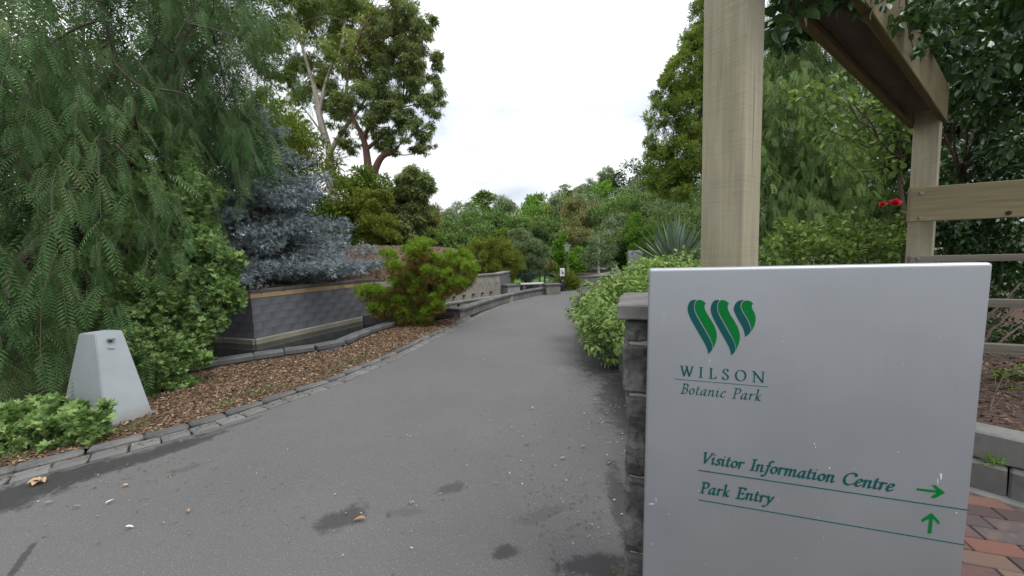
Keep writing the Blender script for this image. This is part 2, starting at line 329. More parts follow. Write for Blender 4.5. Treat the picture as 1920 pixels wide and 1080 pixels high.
M['rail'] = wood_mat('weathered_rail', (0.12, 0.10, 0.055), (0.21, 0.175, 0.10), (0.12, 0.11, 0.05), False)
M['oldrail'] = wood_mat('grey_old_rail', (0.09, 0.078, 0.062), (0.17, 0.15, 0.125), (0.12, 0.11, 0.08), False)

def water_mat():
    m = NT('dark_still_water'); v = m.coord(); m.base((0.012, 0.013, 0.011)); m.rough(0.06); m.b.inputs['IOR'].default_value = 1.33
    m.bump(m.noise(v, 7, 3), 0.05, 0.01); return m.m
M['water'] = water_mat()
def paint_box():
    m = NT('pale_grey_painted_steel'); v = m.coord(); n = m.noise(v, 2.2, 6, 0.6)
    c = m.mix(m.ramp(n, [(0.35, 0.0), (0.7, 1.0)]), (0.235, 0.262, 0.278), (0.29, 0.318, 0.335))
    sx = m.new('ShaderNodeSeparateXYZ'); m.l.new(v, sx.inputs[0])
    dirt = m.math('MULTIPLY', m.math('SUBTRACT', 0.15, sx.outputs[2], clamp=True), m.noise(v, 14, 6, 0.75))
    c = m.mix(m.math('MULTIPLY', dirt, 9.0, clamp=True), c, (0.15, 0.10, 0.06))
    st = m.noise(m.mapv(v, (22, 22, 1.0)), 1.0, 4); c = m.mix(m.ramp(st, [(0.6, 0.0), (0.8, 0.25)]), c, (0.25, 0.265, 0.27))
    m.base(c); m.rough(0.5); m.bump(m.noise(v, 60, 2), 0.06, 0.002); return m.m
M['boxpaint'] = paint_box()
def alu_mat():
    m = NT('brushed_aluminium'); v = m.coord()
    br = m.noise(m.mapv(v, (160, 160, 2.0)), 1.0, 4, 0.6); cl_ = m.noise(v, 2.6, 5, 0.6); sp = m.noise(v, 55, 2, 0.5)
    c = m.mix(m.ramp(cl_, [(0.3, 0.0), (0.7, 1.0)]), (0.35, 0.367, 0.395), (0.395, 0.412, 0.44))
    c = m.mix(m.math('MULTIPLY', br, 0.25), c, (0.5, 0.51, 0.53)); c = m.mix(m.ramp(sp, [(0.735, 0.0), (0.76, 0.7)]), c, (0.75, 0.76, 0.78))
    m.base(c); m.b.inputs['Metallic'].default_value = 0.8; m.rough(m.math('ADD', 0.44, m.math('MULTIPLY', cl_, 0.12))); m.bump(br, 0.04, 0.001); return m.m
M['alu'] = alu_mat()
def concrete_wall():
    m = NT('stained_render'); v = m.coord(); n = m.noise(v, 3, 6, 0.65)
    c = m.mix(m.ramp(n, [(0.35, 0.0), (0.65, 1.0)]), (0.19, 0.175, 0.152), (0.29, 0.272, 0.245))
    # arched water marks round each spout: |frac(x/p)-.5| against height
    sx = m.new('ShaderNodeSeparateXYZ'); m.l.new(v, sx.inputs[0])
    fr = m.math('ABSOLUTE', m.math('SUBTRACT', m.math('FRACT', m.math('DIVIDE', sx.outputs[0], 0.42)), 0.5))
    arch = m.math('ADD', m.math('MULTIPLY', m.math('MULTIPLY', fr, fr), 2.2), m.math('MULTIPLY', sx.outputs[2], 1.0))
    arch = m.math('ADD', arch, m.math('MULTIPLY', m.math('SUBTRACT', m.noise(v, 7, 4), 0.5), 0.25))
    lo = m.math('LESS_THAN', arch, 0.40)
    ring = m.math('SUBTRACT', 1.0, m.math('MULTIPLY', m.math('ABSOLUTE', m.math('SUBTRACT', arch, 0.40)), 14.0), clamp=True)
    c = m.mix(m.math('MULTIPLY', lo, 0.22), c, (0.17, 0.155, 0.13)); c = m.mix(m.math('MULTIPLY', ring, 0.55), c, (0.075, 0.068, 0.06))
    m.base(c); m.rough(0.9); m.bump(m.noise(v, 40, 4), 0.2, 0.004); return m.m
M['render'] = concrete_wall()
def brick_mat():
    m = NT('red_clay_paver'); v = m.coord(); r = m.objrnd(); n = m.noise(v, 16, 5, 0.65)
    c = m.ramp(r, [(0, (0.05, 0.032, 0.032)), (0.3, (0.095, 0.042, 0.034)), (0.65, (0.135, 0.058, 0.042)), (0.86, (0.105, 0.07, 0.052)), (1, (0.125, 0.085, 0.064))])
    d = m.ramp(m.math('MULTIPLY', n, m.math('ADD', 0.6, m.math('FRACT', m.math('MULTIPLY', r, 7.3)))), [(0.5, 0.0), (0.75, 0.7)])
    c = m.mix(d, c, (0.045, 0.042, 0.05)); m.base(c); m.rough(0.8); m.bump(m.noise(v, 120, 4), 0.3, 0.003); return m.m
M['brick'] = brick_mat()

M['pepper'] = leaf_mat('pepper_tree_leaf', [(0, (0.020, 0.040, 0.019)), (0.45, (0.044, 0.087, 0.042)), (0.85, (0.105, 0.160, 0.085)), (1, (0.115, 0.16, 0.07))], 0.45, 0.25, 0.8)
M['pitto'] = leaf_mat('pale_shrub_leaf', [(0, (0.04, 0.070, 0.028)), (0.5, (0.088, 0.14, 0.062)), (1, (0.16, 0.225, 0.11))], 0.45, 0.25, 1.5)
M['blue'] = leaf_mat('blue_grey_needles', [(0, (0.045, 0.060, 0.080)), (0.45, (0.115, 0.142, 0.18)), (1, (0.225, 0.258, 0.31))], 0.6, 0.1, 1.0)
M['gum'] = leaf_mat('gum_leaf', [(0, (0.042, 0.062, 0.03)), (0.5, (0.085, 0.11, 0.045)), (1, (0.15, 0.165, 0.06))], 0.45, 0.4, 0.35, vary=0.55)
M['gumdark'] = leaf_mat('dark_gum_leaf', [(0, (0.034, 0.046, 0.025)), (0.6, (0.068, 0.084, 0.042)), (1, (0.095, 0.115, 0.055))], 0.45, 0.38, 0.4)
M['olive'] = leaf_mat('olive_conifer_leaf', [(0, (0.028, 0.038, 0.011)), (0.6, (0.07, 0.085, 0.018)), (1, (0.115, 0.122, 0.028))], 0.6, 0.15, 1.0)
M['yelgreen'] = leaf_mat('yellow_green_leaf', [(0, (0.06, 0.085, 0.022)), (0.6, (0.11, 0.145, 0.035)), (1, (0.17, 0.19, 0.055))], 0.5, 0.28, 0.8)
M['midgreen'] = leaf_mat('mid_green_leaf', [(0, (0.028, 0.050, 0.020)), (0.5, (0.066, 0.106, 0.042)), (1, (0.13, 0.175, 0.075))], 0.5, 0.25, 0.35, vary=0.5)
M['greygreen'] = leaf_mat('grey_green_leaf', [(0, (0.042, 0.060, 0.040)), (0.5, (0.088, 0.118, 0.078)), (1, (0.15, 0.185, 0.125))], 0.55, 0.2, 0.4, vary=0.5)
M['bright'] = leaf_mat('bright_green_leaf', [(0, (0.06, 0.12, 0.022)), (0.6, (0.105, 0.20, 0.038)), (1, (0.17, 0.26, 0.06))], 0.5, 0.3, 0.6, vary=0.5)
M['russet'] = leaf_mat('russet_green_leaf', [(0, (0.05, 0.058, 0.028)), (0.6, (0.105, 0.108, 0.05)), (1, (0.17, 0.135, 0.07))], 0.55, 0.25, 0.4, vary=0.5)
M['darkgreen'] = leaf_mat('dark_green_leaf', [(0, (0.016, 0.032, 0.016)), (0.6, (0.03, 0.058, 0.024)), (1, (0.055, 0.09, 0.035))], 0.4, 0.2, 0.5)
M['wattle'] = leaf_mat('wattle_leaf', [(0, (0.04, 0.062, 0.018)), (0.6, (0.09, 0.125, 0.032)), (1, (0.15, 0.18, 0.05))], 0.5, 0.25, 0.5, vary=0.5)
M['pinegreen'] = leaf_mat('fresh_pine_needles', [(0, (0.05, 0.092, 0.014)), (0.6, (0.118, 0.185, 0.026)), (1, (0.195, 0.27, 0.045))], 0.5, 0.2, 3)
M['pinebrown'] = leaf_mat('old_pine_needles', [(0, (0.06, 0.045, 0.018)), (0.6, (0.12, 0.09, 0.035)), (1, (0.12, 0.13, 0.04))], 0.6, 0.15, 3)
M['hedge'] = leaf_mat('hedge_leaf', [(0, (0.06, 0.11, 0.035)), (0.5, (0.12, 0.18, 0.07)), (0.85, (0.19, 0.25, 0.11)), (1, (0.26, 0.28, 0.13))], 0.5, 0.28, 2.0)
M['vine'] = leaf_mat('rose_vine_leaf', [(0, (0.012, 0.028, 0.012)), (0.6, (0.026, 0.062, 0.02)), (1, (0.06, 0.11, 0.035))], 0.3, 0.2, 1.5, 0.5)
M['rosebush'] = leaf_mat('rose_bush_leaf', [(0, (0.03, 0.055, 0.018)), (0.5, (0.085, 0.13, 0.042)), (1, (0.17, 0.215, 0.085))], 0.4, 0.28, 1.5)
M['pepperfar'] = leaf_mat('weeping_tree_leaf', [(0, (0.022, 0.040, 0.018)), (0.5, (0.055, 0.09, 0.036)), (1, (0.115, 0.155, 0.06))], 0.5, 0.28, 0.5, vary=0.5)
M['yucca'] = leaf_mat('blue_green_blade', [(0, (0.06, 0.095, 0.075)), (1, (0.15, 0.2, 0.165))], 0.45, 0.12, 2)
M['dryleaf'] = chip_mat('dry_brown_leaf', [(0, (0.2, 0.1, 0.05)), (1, (0.42, 0.28, 0.17))], 0.8)
M['paleleaf'] = chip_mat('pale_dry_leaf', [(0, (0.5, 0.46, 0.4)), (1, (0.7, 0.68, 0.62))], 0.7)

# ------------------------------------------------------------------ foliage generators
def unit(v): return v / (np.linalg.norm(v, axis=-1, keepdims=True) + 1e-9)
def frames(y, hint):
    y = unit(y); x = unit(np.cross(y, hint)); z = np.cross(x, y); return np.stack([x, y, z], -1)
def scatter(T, pos, R, sc, rng, rnd=None):
    """template (verts, [faces]) copied to every pos; returns V, F, rnd"""
    tv, tf = T; n = len(pos); k = len(tv)
    sc = np.asarray(sc, float); sc = sc[:, None] if sc.ndim == 1 else sc
    V = np.einsum('nij,nkj->nki', R, tv[None] * sc[:, None, :] if sc.shape[1] == 3 else tv[None] * sc[:, :, None]) + pos[:, None]
    o = (np.arange(n) * k)[:, None, None]
    F = [(f[None] + o).reshape(-1, f.shape[1]) for f in tf]
    if rnd is None: rnd = rng.random(n)
    return V.reshape(-1, 3), F, np.repeat(rnd, k)
def merge(parts):
    V, F, A, off = [], {}, [], 0
    for v, f, a in parts:
        V.append(v); A.append(a)
        for q in f: F.setdefault(q.shape[1], []).append(q + off)
        off += len(v)
    return np.concatenate(V), [np.concatenate(q) for q in F.values()], np.concatenate(A)
def leaf_diamond(w=0.4, fold=0.1):
    return np.array([[0, 0, 0], [w / 2, 0.45, fold * w], [0, 1, -0.06], [-w / 2, 0.45, fold * w]]), [np.array([[0, 1, 2], [0, 2, 3]])]
def leaf_ovate(w=0.55, droop=0.15, fold=0.16):
    ys = [0, 0.18, 0.45, 0.75, 1.0]; ws = [0, 0.38, 0.5, 0.33, 0]
    v = [[0, 0, 0]]
    for y, q in zip(ys[1:4], ws[1:4]):
        z = -droop * y * y; v += [[-q * w, y, z + fold * q * w * 2], [0, y, z], [q * w, y, z + fold * q * w * 2]]
    v.append([0, 1, -droop]); tri = [[0, 2, 1], [0, 3, 2], [7, 8, 10], [8, 9, 10]]; quad = []
    for a in (1, 4): quad += [[a, a + 1, a + 4, a + 3], [a + 1, a + 2, a + 5, a + 4]]
    return np.array(v, float), [np.array(tri), np.array(quad)]
def leaf_tri(w=0.14): return np.array([[-w / 2, 0, 0], [w / 2, 0, 0], [0, 1, 0]]), [np.array([[0, 1, 2]])]
def compose(T, items):
    """several copies of a template baked into one; items: (pos, dir, hint, scale)"""
    pos = np.array([i[0] for i in items], float); R = frames(np.array([i[1] for i in items], float), np.array([i[2] for i in items], float))
    V, F, _ = scatter(T, pos, R, np.array([i[3] for i in items], float), np.random.default_rng(0)); return V, F
def pinnate(n=13, ll=0.19, lw=0.2):
    it = []
    for i in range(n):
        y = 0.1 + 0.88 * i / (n - 1); k = ll * (0.75 + 0.5 * math.sin(math.pi * (0.15 + 0.75 * i / n)))
        for s in (-1, 1): it.append(((0, y, -0.22 * y * y), (s * 1.0, 0.75, -0.25), (0, 0.2, 1), k))
    V, F = compose(leaf_diamond(lw), it)
    r = np.array([[-.006, 0, 0], [.006, 0, 0], [.004, .5, -.055], [-.004, .5, -.055], [.0, 1, -.22]]); b = len(V)
    return np.vstack([V, r]), [F[0], np.array([[b, b + 1, b + 2], [b, b + 2, b + 3], [b + 3, b + 2, b + 4]])]
def rosette(T, n=7, up=0.55, seed=1):
    r = random.Random(seed); it = []
    for i in range(n):
        a = i * 2.4 + r.uniform(-.3, .3); e = up + r.uniform(-.35, .35); it.append(((0, 0, -0.12 * i / n), (math.cos(a), math.sin(a), e), (0, 0, 1), r.uniform(.75, 1.1)))
    return compose(T, it)
def tuft(n=26, w=0.07, seed=3, spread=1.0):
    r = random.Random(seed); it = []
    for i in range(n):
        a = r.uniform(0, 6.283); e = r.uniform(-0.2, 1.1); y = r.uniform(0, .45)
        it.append(((0, y, 0), (math.cos(a) * spread, e + .5, math.sin(a) * spread), (r.uniform(-1, 1), r.uniform(-1, 1), r.uniform(-1, 1)), r.uniform(.5, 1)))
    return compose(leaf_tri(w), it)
def hanger(n=7, seed=5, w=0.2):
    r = random.Random(seed); it = []
    for i in range(n):
        a = r.uniform(0, 6.283); it.append(((math.cos(a) * .25 * r.random(), -.15 * r.random(), math.sin(a) * .25 * r.random()), (math.cos(a) * .55, .9, math.sin(a) * .55), (r.uniform(-1, 1), 0.1, r.uniform(-1, 1)), r.uniform(.6, 1)))
    return compose(leaf_diamond(w), it)
def blobs(clumps, n, rng, sub=10, subr=0.42, shell=0.78, flat=0.8):
    """points clustered in tufts on the shells of ellipsoid clumps -> pos, outward dir"""
    c = np.array([k[0] for k in clumps]); r = np.array([k[1] if np.ndim(k[1]) else (k[1],) * 3 for k in clumps], float)
    w = (r.mean(1)) ** 2; w = w / w.sum(); ids = rng.choice(len(c), n, p=w)
    sd_ = unit(rng.normal(size=(len(c), sub, 3))); sc_ = c[:, None] + sd_ * r[:, None] * shell * rng.uniform(.75, 1.1, (len(c), sub, 1))
    si = rng.integers(0, sub, n); ctr = sc_[ids, si]
    d = unit(rng.normal(size=(n, 3))); rad = rng.random(n) ** 0.45
    pos = ctr + d * r[ids] * subr * rad[:, None] * np.array([1, 1, flat])
    out = unit(d * 0.7 + unit(pos - c[ids]) * 0.6); return pos, out
def clump(px, py, rpx, Y, fy=None, deep=1.0):
    c = P(px, py, Y); s = Y / FPX; return (c, (rpx * s, rpx * s * deep, (fy or rpx) * s))
def crown(name, clumps, n, T, size, mat, parent, seed=0, mode='out', sub=10, subr=0.42, shell=0.78, jitter=0.6):
    rng = np.random.default_rng(seed); pos, out = blobs(clumps, n, rng, sub, subr, shell)
    j = rng.normal(size=(n, 3))
    if mode == 'out': y = out + j * jitter; hint = np.array([0, 0, 1.0]) + rng.normal(size=(n, 3)) * .8
    elif mode == 'hang': y = np.array([0, 0, -1.0]) + out * .5 + j * .35; hint = out + j[:, ::-1] * .5
    elif mode == 'up': y = np.array([0, 0, .7]) + out * .9 + j * .4; hint = j[:, ::-1]
    elif mode == 'flat': y = out * [1, 1, .3] + j * [.5, .5, .2]; hint = np.array([0, 0, 1.0]) + j[:, ::-1] * .3
    R = frames(y, np.broadcast_to(hint, y.shape)); sc = size * rng.uniform(.65, 1.25, n)
    V, F, A = scatter(T, pos, R, sc, rng); return link(name, npmesh(name, V, F, mat, A), parent)
def limb(p0, p1, r0, r1, bend=0.15, n=7, seed=0):
    rng = np.random.default_rng(seed); p0, p1 = np.asarray(p0, float), np.asarray(p1, float); L = np.linalg.norm(p1 - p0); t = np.linspace(0, 1, n)
    off = rng.normal(size=3) * bend * L; pts = p0 + (p1 - p0) * t[:, None] + off * (np.sin(np.pi * t) * .6)[:, None] + rng.normal(size=(n, 3)) * L * .012 * (np.minimum(t, 1 - t) > .01)[:, None]
    return pts, r0 + (r1 - r0) * t ** .8

# ------------------------------------------------------------------ ground plan
edge_px = [(-420, 1035), (-200, 960), (0, 912), (40, 900), (150, 872), (250, 846), (345, 820), (435, 792), (540, 755), (640, 720), (690, 698), (747, 673), (804, 643), (848, 621), (879, 605), (907, 589.5), (942, 575), (986, 561.5), (1026, 552.5)]
edge = np.array([G(*p)[:2] for p in edge_px])
edge = np.vstack([edge, edge[-1] + (edge[-1] - edge[-2]) * np.array([[0.9], [1.6]])])
edge = resample(bez(edge, 10), 0.05)
SW, KW = 0.19, 0.11
kerb_in = offset2(edge, SW + KW)
A_ = G(478, 645, -0.05)[:2]; B_ = G(707, 594, -0.05)[:2]; C_ = G(418, 641, -0.05)[:2] + np.array([0.0, 0.0])
D_ = C_ + np.array([-3.6, 0.1])
conc = [np.array([-3.1, 10.35]), np.array([-0.42, 13.45]), np.array([-0.05, 15.3])]
cop = bez([G(*p, h)[:2] for p, h in (((250, 712), .14), ((384, 681), .14), ((475, 666), .14), ((560, 654), .14), ((640, 641.5), .14), ((687, 622), .14), ((745, 603), .14))], 10)
pool_poly = np.vstack([offset2(cop, 0.3), [conc[0]], [B_], [A_], [C_], [D_]])
lowp = bez([G(*p)[:2] for p in ((865, 600), (901, 585.5), (942, 571), (986, 559), (1026, 551.5))], 10)
basin_poly = np.vstack([offset2(lowp, 0.25), [conc[2]], [conc[1]], [conc[0]]])

def bed_z(x, y): return 0.0
xs = np.unique(np.r_[np.linspace(-400, -40, 10), np.linspace(-40, -14, 14), np.arange(-14, 8, .3), np.linspace(8, 40, 17), np.linspace(40, 400, 10)])
ys = np.unique(np.r_[np.linspace(-120, -8, 8), np.arange(-8, 24, .3), np.linspace(24, 70, 24), np.linspace(70, 700, 14)])
GX, GY = np.meshgrid(xs, ys)
def terr(x, y):
    z = np.full(np.shape(x), -0.03)
    far = np.clip((y - 32) / 60, 0, 1) ** 1.4 * 7.0 * np.clip((x + 60) / 90, 0.15, 1)
    z = z + far
    pit = np.zeros(np.shape(x), bool)
    for d in ((0, 0), (.3, 0), (-.3, 0), (0, .3), (0, -.3)): pit |= inside(x + d[0], y + d[1], pool_poly) | inside(x + d[0], y + d[1], basin_poly)
    return np.where(pit, -0.6, z)
GZ = terr(GX, GY)
ny, nx = GX.shape; idx = np.arange(nx * ny).reshape(ny, nx)
gq = np.stack([idx[:-1, :-1], idx[:-1, 1:], idx[1:, 1:], idx[1:, :-1]], -1).reshape(-1, 4)
setp(link('ground', npmesh('ground', np.stack([GX, GY, GZ], -1).reshape(-1, 3), [gq], M['earth'])), kind='structure')

road_poly = list(edge) + [(9, 17.6), (9, -8), (-9, -8)]
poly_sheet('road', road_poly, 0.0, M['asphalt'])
# mulch bed between kerb and pool, running under the shrubs on the left
bed = list(kerb_in[::4]); bed = [p for p in bed if p[1] < lowp[0][1] + 0.1]
bed_poly = np.array(bed + [lowp[0] + [-.15, .15]] + list(cop[::-1]) + [(-6.2, 5.2), (-14, 6.5), (-14, -4)])
poly_sheet('mulch_bed', bed_poly, 0.03, M['mulch'])
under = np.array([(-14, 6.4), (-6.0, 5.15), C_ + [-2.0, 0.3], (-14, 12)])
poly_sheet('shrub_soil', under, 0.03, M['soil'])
poly_sheet('pool_water', np.vstack([offset2(cop, 0.05), [conc[0]], [B_ + [.3, .6]], [A_ + [-.3, .5]], [C_ + [-.5, .6]], [D_ + [0, .4]]]), -0.06, M['water'])
poly_sheet('basin_water', basin_poly, 0.10, M['water'])
def scatter_chips(name, poly, n, z, mat, seed, size=(.014, .045), zfun=None, lim=None):
    rng = np.random.default_rng(seed); poly = np.asarray(poly); lo, hi = poly.min(0), poly.max(0)
    if lim: lo, hi = np.maximum(lo, lim[0]), np.minimum(hi, lim[1])
    p = rng.uniform(lo, hi, (n * 3, 2)); p = p[inside(p[:, 0], p[:, 1], poly)][:n]; n = len(p)
    zz = np.full(n, z) if zfun is None else zfun(p)
    pos = np.c_[p, zz + rng.random(n) * .018]; a = rng.uniform(0, 6.283, n)
    y = np.stack([np.cos(a), np.sin(a), rng.normal(0, .35, n)], 1); R = frames(y, np.array([0, 0, 1.0]) + rng.normal(0, .4, (n, 3)))
    s = rng.uniform(*size, n); V, F, A = scatter((np.array([[-.2, -.5, 0], [.22, -.42, 0], [.16, .5, .05], [-.17, .46, 0]]), [np.array([[0, 1, 2, 3]])]), pos, R, s, rng)
    return setp(link(name, npmesh(name, V, F, mat, A)), kind='stuff')
scatter_chips('bark_chips', bed_poly, 36000, 0.03, M['chips'], 1, lim=((-6.5, 1.5), (-.5, 10)))

# kerb stones and the paver strip
kerb_t = thing('stone_kerb', 'line of rounded bluestone kerb stones edging the mulch bed beside the road', 'kerb')
kmeshes = [rough_block('kerb_stone', (0.36, KW, 0.12), M['kerb'], 2, 0.009, s, 8, 0.026) for s in range(4)]
kl = resample(offset2(edge, SW + KW / 2), 0.02); rk = random.Random(4)
def along(path, lens, z, meshes, base_len, name, parent, rnd, gap=0.012, jit=0.006, maxy=99, tilt=0.0, miny=-1.2):
    d = np.r_[0, np.cumsum(np.linalg.norm(np.diff(path, axis=0), axis=1))]; s = 0; n = 0
    while s < d[-1] - .1:
        L = rnd.uniform(*lens); a = np.array([np.interp(s, d, path[:, k]) for k in (0, 1)]); b = np.array([np.interp(min(s + L, d[-1]), d, path[:, k]) for k in (0, 1)])
        s += L
        if a[1] > maxy: break
        if a[1] < miny: continue
        c = (a + b) / 2; L2 = np.linalg.norm(b - a)
        link(name, rnd.choice(meshes), parent, None, (c[0] + rnd.uniform(-jit, jit), c[1] + rnd.uniform(-jit, jit), z + rnd.uniform(-jit, jit)), None, (rnd.uniform(-tilt, tilt), rnd.uniform(-tilt, tilt), math.atan2(b[1] - a[1], b[0] - a[0])), ((L2 - gap) / base_len, 1, 1)); n += 1
    return n
along(kl, (0.28, 0.44), -0.014, kmeshes, 0.36, 'kerb_stone', kerb_t, rk, 0.012, 0.006, lowp[0][1] + .2, 0.03)
strip = thing('paver_strip', 'single row of grey stone pavers forming a gutter between kerb and asphalt', 'paving')
smeshes = [rough_block('paver', (0.23, SW - .012, 0.06), M['sett'], 1, 0.004, s + 9, 8, 0.008) for s in range(4)]
along(resample(offset2(edge, SW / 2), 0.02), (0.2, 0.27), -0.02, smeshes, 0.23, 'paver', strip, random.Random(8), 0.01, 0.003, 15.5, 0.012)

# ------------------------------------------------------------------ pool coping and walls
copt = thing('pool_coping', 'curved dark stone coping along the front edge of the pool', 'pool edge')
cmeshes = [rough_block('coping_stone', (0.5, 0.26, 0.085), M['coping'], 1, 0.004, s + 20, 5, 0.012) for s in range(3)]
along(resample(offset2(cop, 0.13), 0.02), (0.42, 0.55), 0.10, cmeshes, 0.5, 'coping_stone', copt, random.Random(3), 0.008, 0.003)
rb = [rough_block('rim_block', (0.4, 0.2, 0.4), M['wallblock'], 0, 0.0, s, 5, 0.008) for s in range(2)]
along(resample(offset2(cop, 0.13), 0.02), (0.4, 0.4), -0.145, rb, 0.4, 'rim_block', copt, random.Random(6), 0.006, 0.0)

def block_wall(root, a, b, z0, courses, ch, bl, mesh_list, name, seed, depth=.16, gap=.006, first=0.0):
    """running-bond courses on the line a-b, faces on the right-hand side of a->b set flush"""
    rnd = random.Random(seed); a, b = np.asarray(a, float), np.asarray(b, float); L = np.linalg.norm(b - a); t = (b - a) / L; n = np.array([t[1], -t[0]]); ang = math.atan2(t[1], t[0])
    for k in range(courses):
        s = -(k % 2) * bl / 2 - first
        while s < L - .01:
            s0, s1 = max(0, s), min(L, s + bl); s += bl
            if s1 - s0 < .05: continue
            c = a + t * (s0 + s1) / 2 - n * (depth / 2 - rnd.uniform(0, .0025))
            link(name, rnd.choice(mesh_list), root, None, (*c, z0 + ch * (k + .5)), ang, None, ((s1 - s0 - gap) / bl, 1, 1))
def wall_run(root, a, b, z0, z1, mat, name, depth, out=0.0, bevel=.006, ext=0.0):
    a, b = np.asarray(a, float), np.asarray(b, float); L = np.linalg.norm(b - a); t = (b - a) / L; n = np.array([t[1], -t[0]])
    c = (a + b) / 2 - n * (depth / 2 - out); me = box_mesh(name, (L + 2 * ext, depth, z1 - z0), mat, bevel)
    return link(name, me, root, None, (*c, (z0 + z1) / 2), math.atan2(t[1], t[0]))
pw = thing('pool_wall', 'dark bluestone block wall with sandy band rising from the pool below the blue shrub', 'wall')
BL, CH = .40, .165
wbm = [rough_block('wall_block', (BL, .16, CH - .003), M['wallblock'], 0, 0, s, 5, 0.0025) for s in range(3)]
for k, (a, b) in enumerate(((A_, B_), (C_, A_), (D_, C_))):
    if k == 1: b = np.array(b) + [0.0, 0.0]
    block_wall(pw, a, b, 0.06, 5, CH, BL, wbm, 'wall_block', k, gap=.003, first=.1 * k)
    wall_run(pw, a, b, -0.5, 0.055, M['ledge'], 'ledge', .2, .05 if k == 0 else .03, .02)
    wall_run(pw, a, b, 0.887, 1.0, M['sandband'], 'sand_band', .16, .004)
    Lc = np.linalg.norm(np.array(b) - a); nc = max(1, int(Lc / .62)); t = (np.array(b) - a) / Lc
    for q in range(nc): wall_run(pw, np.array(a) + t * Lc * q / nc, np.array(a) + t * (Lc * (q + 1) / nc - .006), 1.003, 1.065, M['coping'], 'coping_slab', .3, .02)
    wall_run(pw, np.array(a) + t * .03, np.array(b) - t * .03, -.45, .98, M['mortar'] if 0 else M['wallblock'], 'wall_core', .12, -.025)

# rising mulch mound behind the pool wall and the stained wall
mpl = np.array([D_ + [-6, -.2], D_, C_, A_, B_, conc[0] + [-.1, .12], conc[1] + [-.05, .1], conc[1] + [.6, 2.6], conc[1] + [0.9, 4.5]])
ml = resample(mpl, .25); tt = np.linspace(0, 1, len(ml)); db = np.r_[0, np.linspace(.12, 9, 30)]
far_dir = np.array([-.62, .78]); sm = lambda v: np.clip(v, 0, 1) ** 2 * (3 - 2 * np.clip(v, 0, 1))
MX = ml[:, None, 0] + far_dir[0] * db[None]; MY = ml[:, None, 1] + far_dir[1] * db[None]
taper = 1 - sm((MX + 2.6) / 2.3)
base_h = np.where(tt < .67, 1.0, 1.0 - 0.25 * sm((tt - .7) / .3))[:, None]
nzf = np.array([[mnoise.noise((float(x) * .7, float(y) * .7, 0)) for x, y in zip(r1, r2)] for r1, r2 in zip(MX, MY)])
MZ = base_h - .02 + (1.15 * sm(db[None] / 3.6) * taper + .05 * nzf * np.minimum(1, db[None])) - (1 - taper) * .75 * sm((db[None] - .3) / 3)
mn, mk = MX.shape; mi = np.arange(mn * mk).reshape(mn, mk)
mq = np.stack([mi[:-1, :-1], mi[1:, :-1], mi[1:, 1:], mi[:-1, 1:]], -1).reshape(-1, 4)
setp(link('mulch_mound', npmesh('mulch_mound', np.stack([MX, MY, MZ], -1).reshape(-1, 3), [mq], M['redmulch'], smooth=True)), kind='structure')
rngm = np.random.default_rng(5); nC = 14000; i0 = rngm.integers(0, mn - 1, nC); j0 = (rngm.random(nC) ** 1.5 * (mk - 2)).astype(int); u, v = rngm.random(nC), rngm.random(nC)
mp3 = np.stack([MX, MY, MZ], -1); cp = mp3[i0, j0] * ((1 - u) * (1 - v))[:, None] + mp3[i0 + 1, j0] * (u * (1 - v))[:, None] + mp3[i0, j0 + 1] * ((1 - u) * v)[:, None] + mp3[i0 + 1, j0 + 1] * (u * v)[:, None]
aa = rngm.uniform(0, 6.283, nC); Vc, Fc, Ac = scatter((np.array([[-.25, -.5, 0], [.25, -.42, 0], [.2, .5, .05], [-.2, .46, 0]]), [np.array([[0, 1, 2, 3]])]), cp + [0, 0, .012], frames(np.stack([np.cos(aa), np.sin(aa), rngm.normal(0, .3, nC)], 1), np.array([0, 0, 1.]) + rngm.normal(0, .3, (nC, 3))), rngm.uniform(.03, .09, nC), rngm)
setp(link('mound_chips', npmesh('mound_chips', Vc, Fc, M['redchips'], Ac)), kind='stuff')

# stained wall with spouts
sw = thing('stained_wall', 'pale rendered wall with dark arched water stains and a row of spouts', 'wall', (*conc[0], 0), math.atan2(*(conc[1] - conc[0])[::-1]))
Ls = np.linalg.norm(conc[1] - conc[0])
link('wall_face', box_mesh('wall_face', (Ls, .2, 1.35), M['render'], .006), sw, None, (Ls / 2, .1, .275))
for q in range(4): link('coping_slab', box_mesh('coping_slab', (Ls / 4 - .006, .3, .055), M['lowblock'], .006), sw, None, (Ls * (q + .5) / 4, .1, .98))
for q in range(9):
    link('spout', box_mesh('spout', (.07, .07, .05), M['black'], .006), sw, None, (.21 + .42 * q, -.036, .36))
wr = thing('return_wall', 'short dark end wall running back from the stained spout wall', 'wall')
wall_run(wr, conc[1] + [0.012, 0.012], conc[2], -.4, .95, M['wallblock'], 'wall_face', .2); wall_run(wr, conc[1] + [0.012, 0.012], conc[2], .953, 1.008, M['lowblock'], 'coping_slab', .28, .03)
# ledge channel in front of it
ch = thing('spout_channel', 'low stone channel below the spouts with small square outlets', 'channel', (*conc[0], 0), math.atan2(*(conc[1] - conc[0])[::-1]))
for q in range(7): link('channel_coping', box_mesh('channel_coping', (Ls / 7 - .006, .16, .06), M['lowblock'], .006), ch, None, (Ls * (q + .5) / 7, -.55, .26))
link('channel_wall', box_mesh('channel_wall', (Ls, .12, .6), M['ledge'], .004), ch, None, (Ls / 2, -.54, -.073))
for q in range(9): link('outlet', box_mesh('outlet', (.09, .03, .07), M['black'], .004), ch, None, (.3 + .42 * q, -.605, .17))

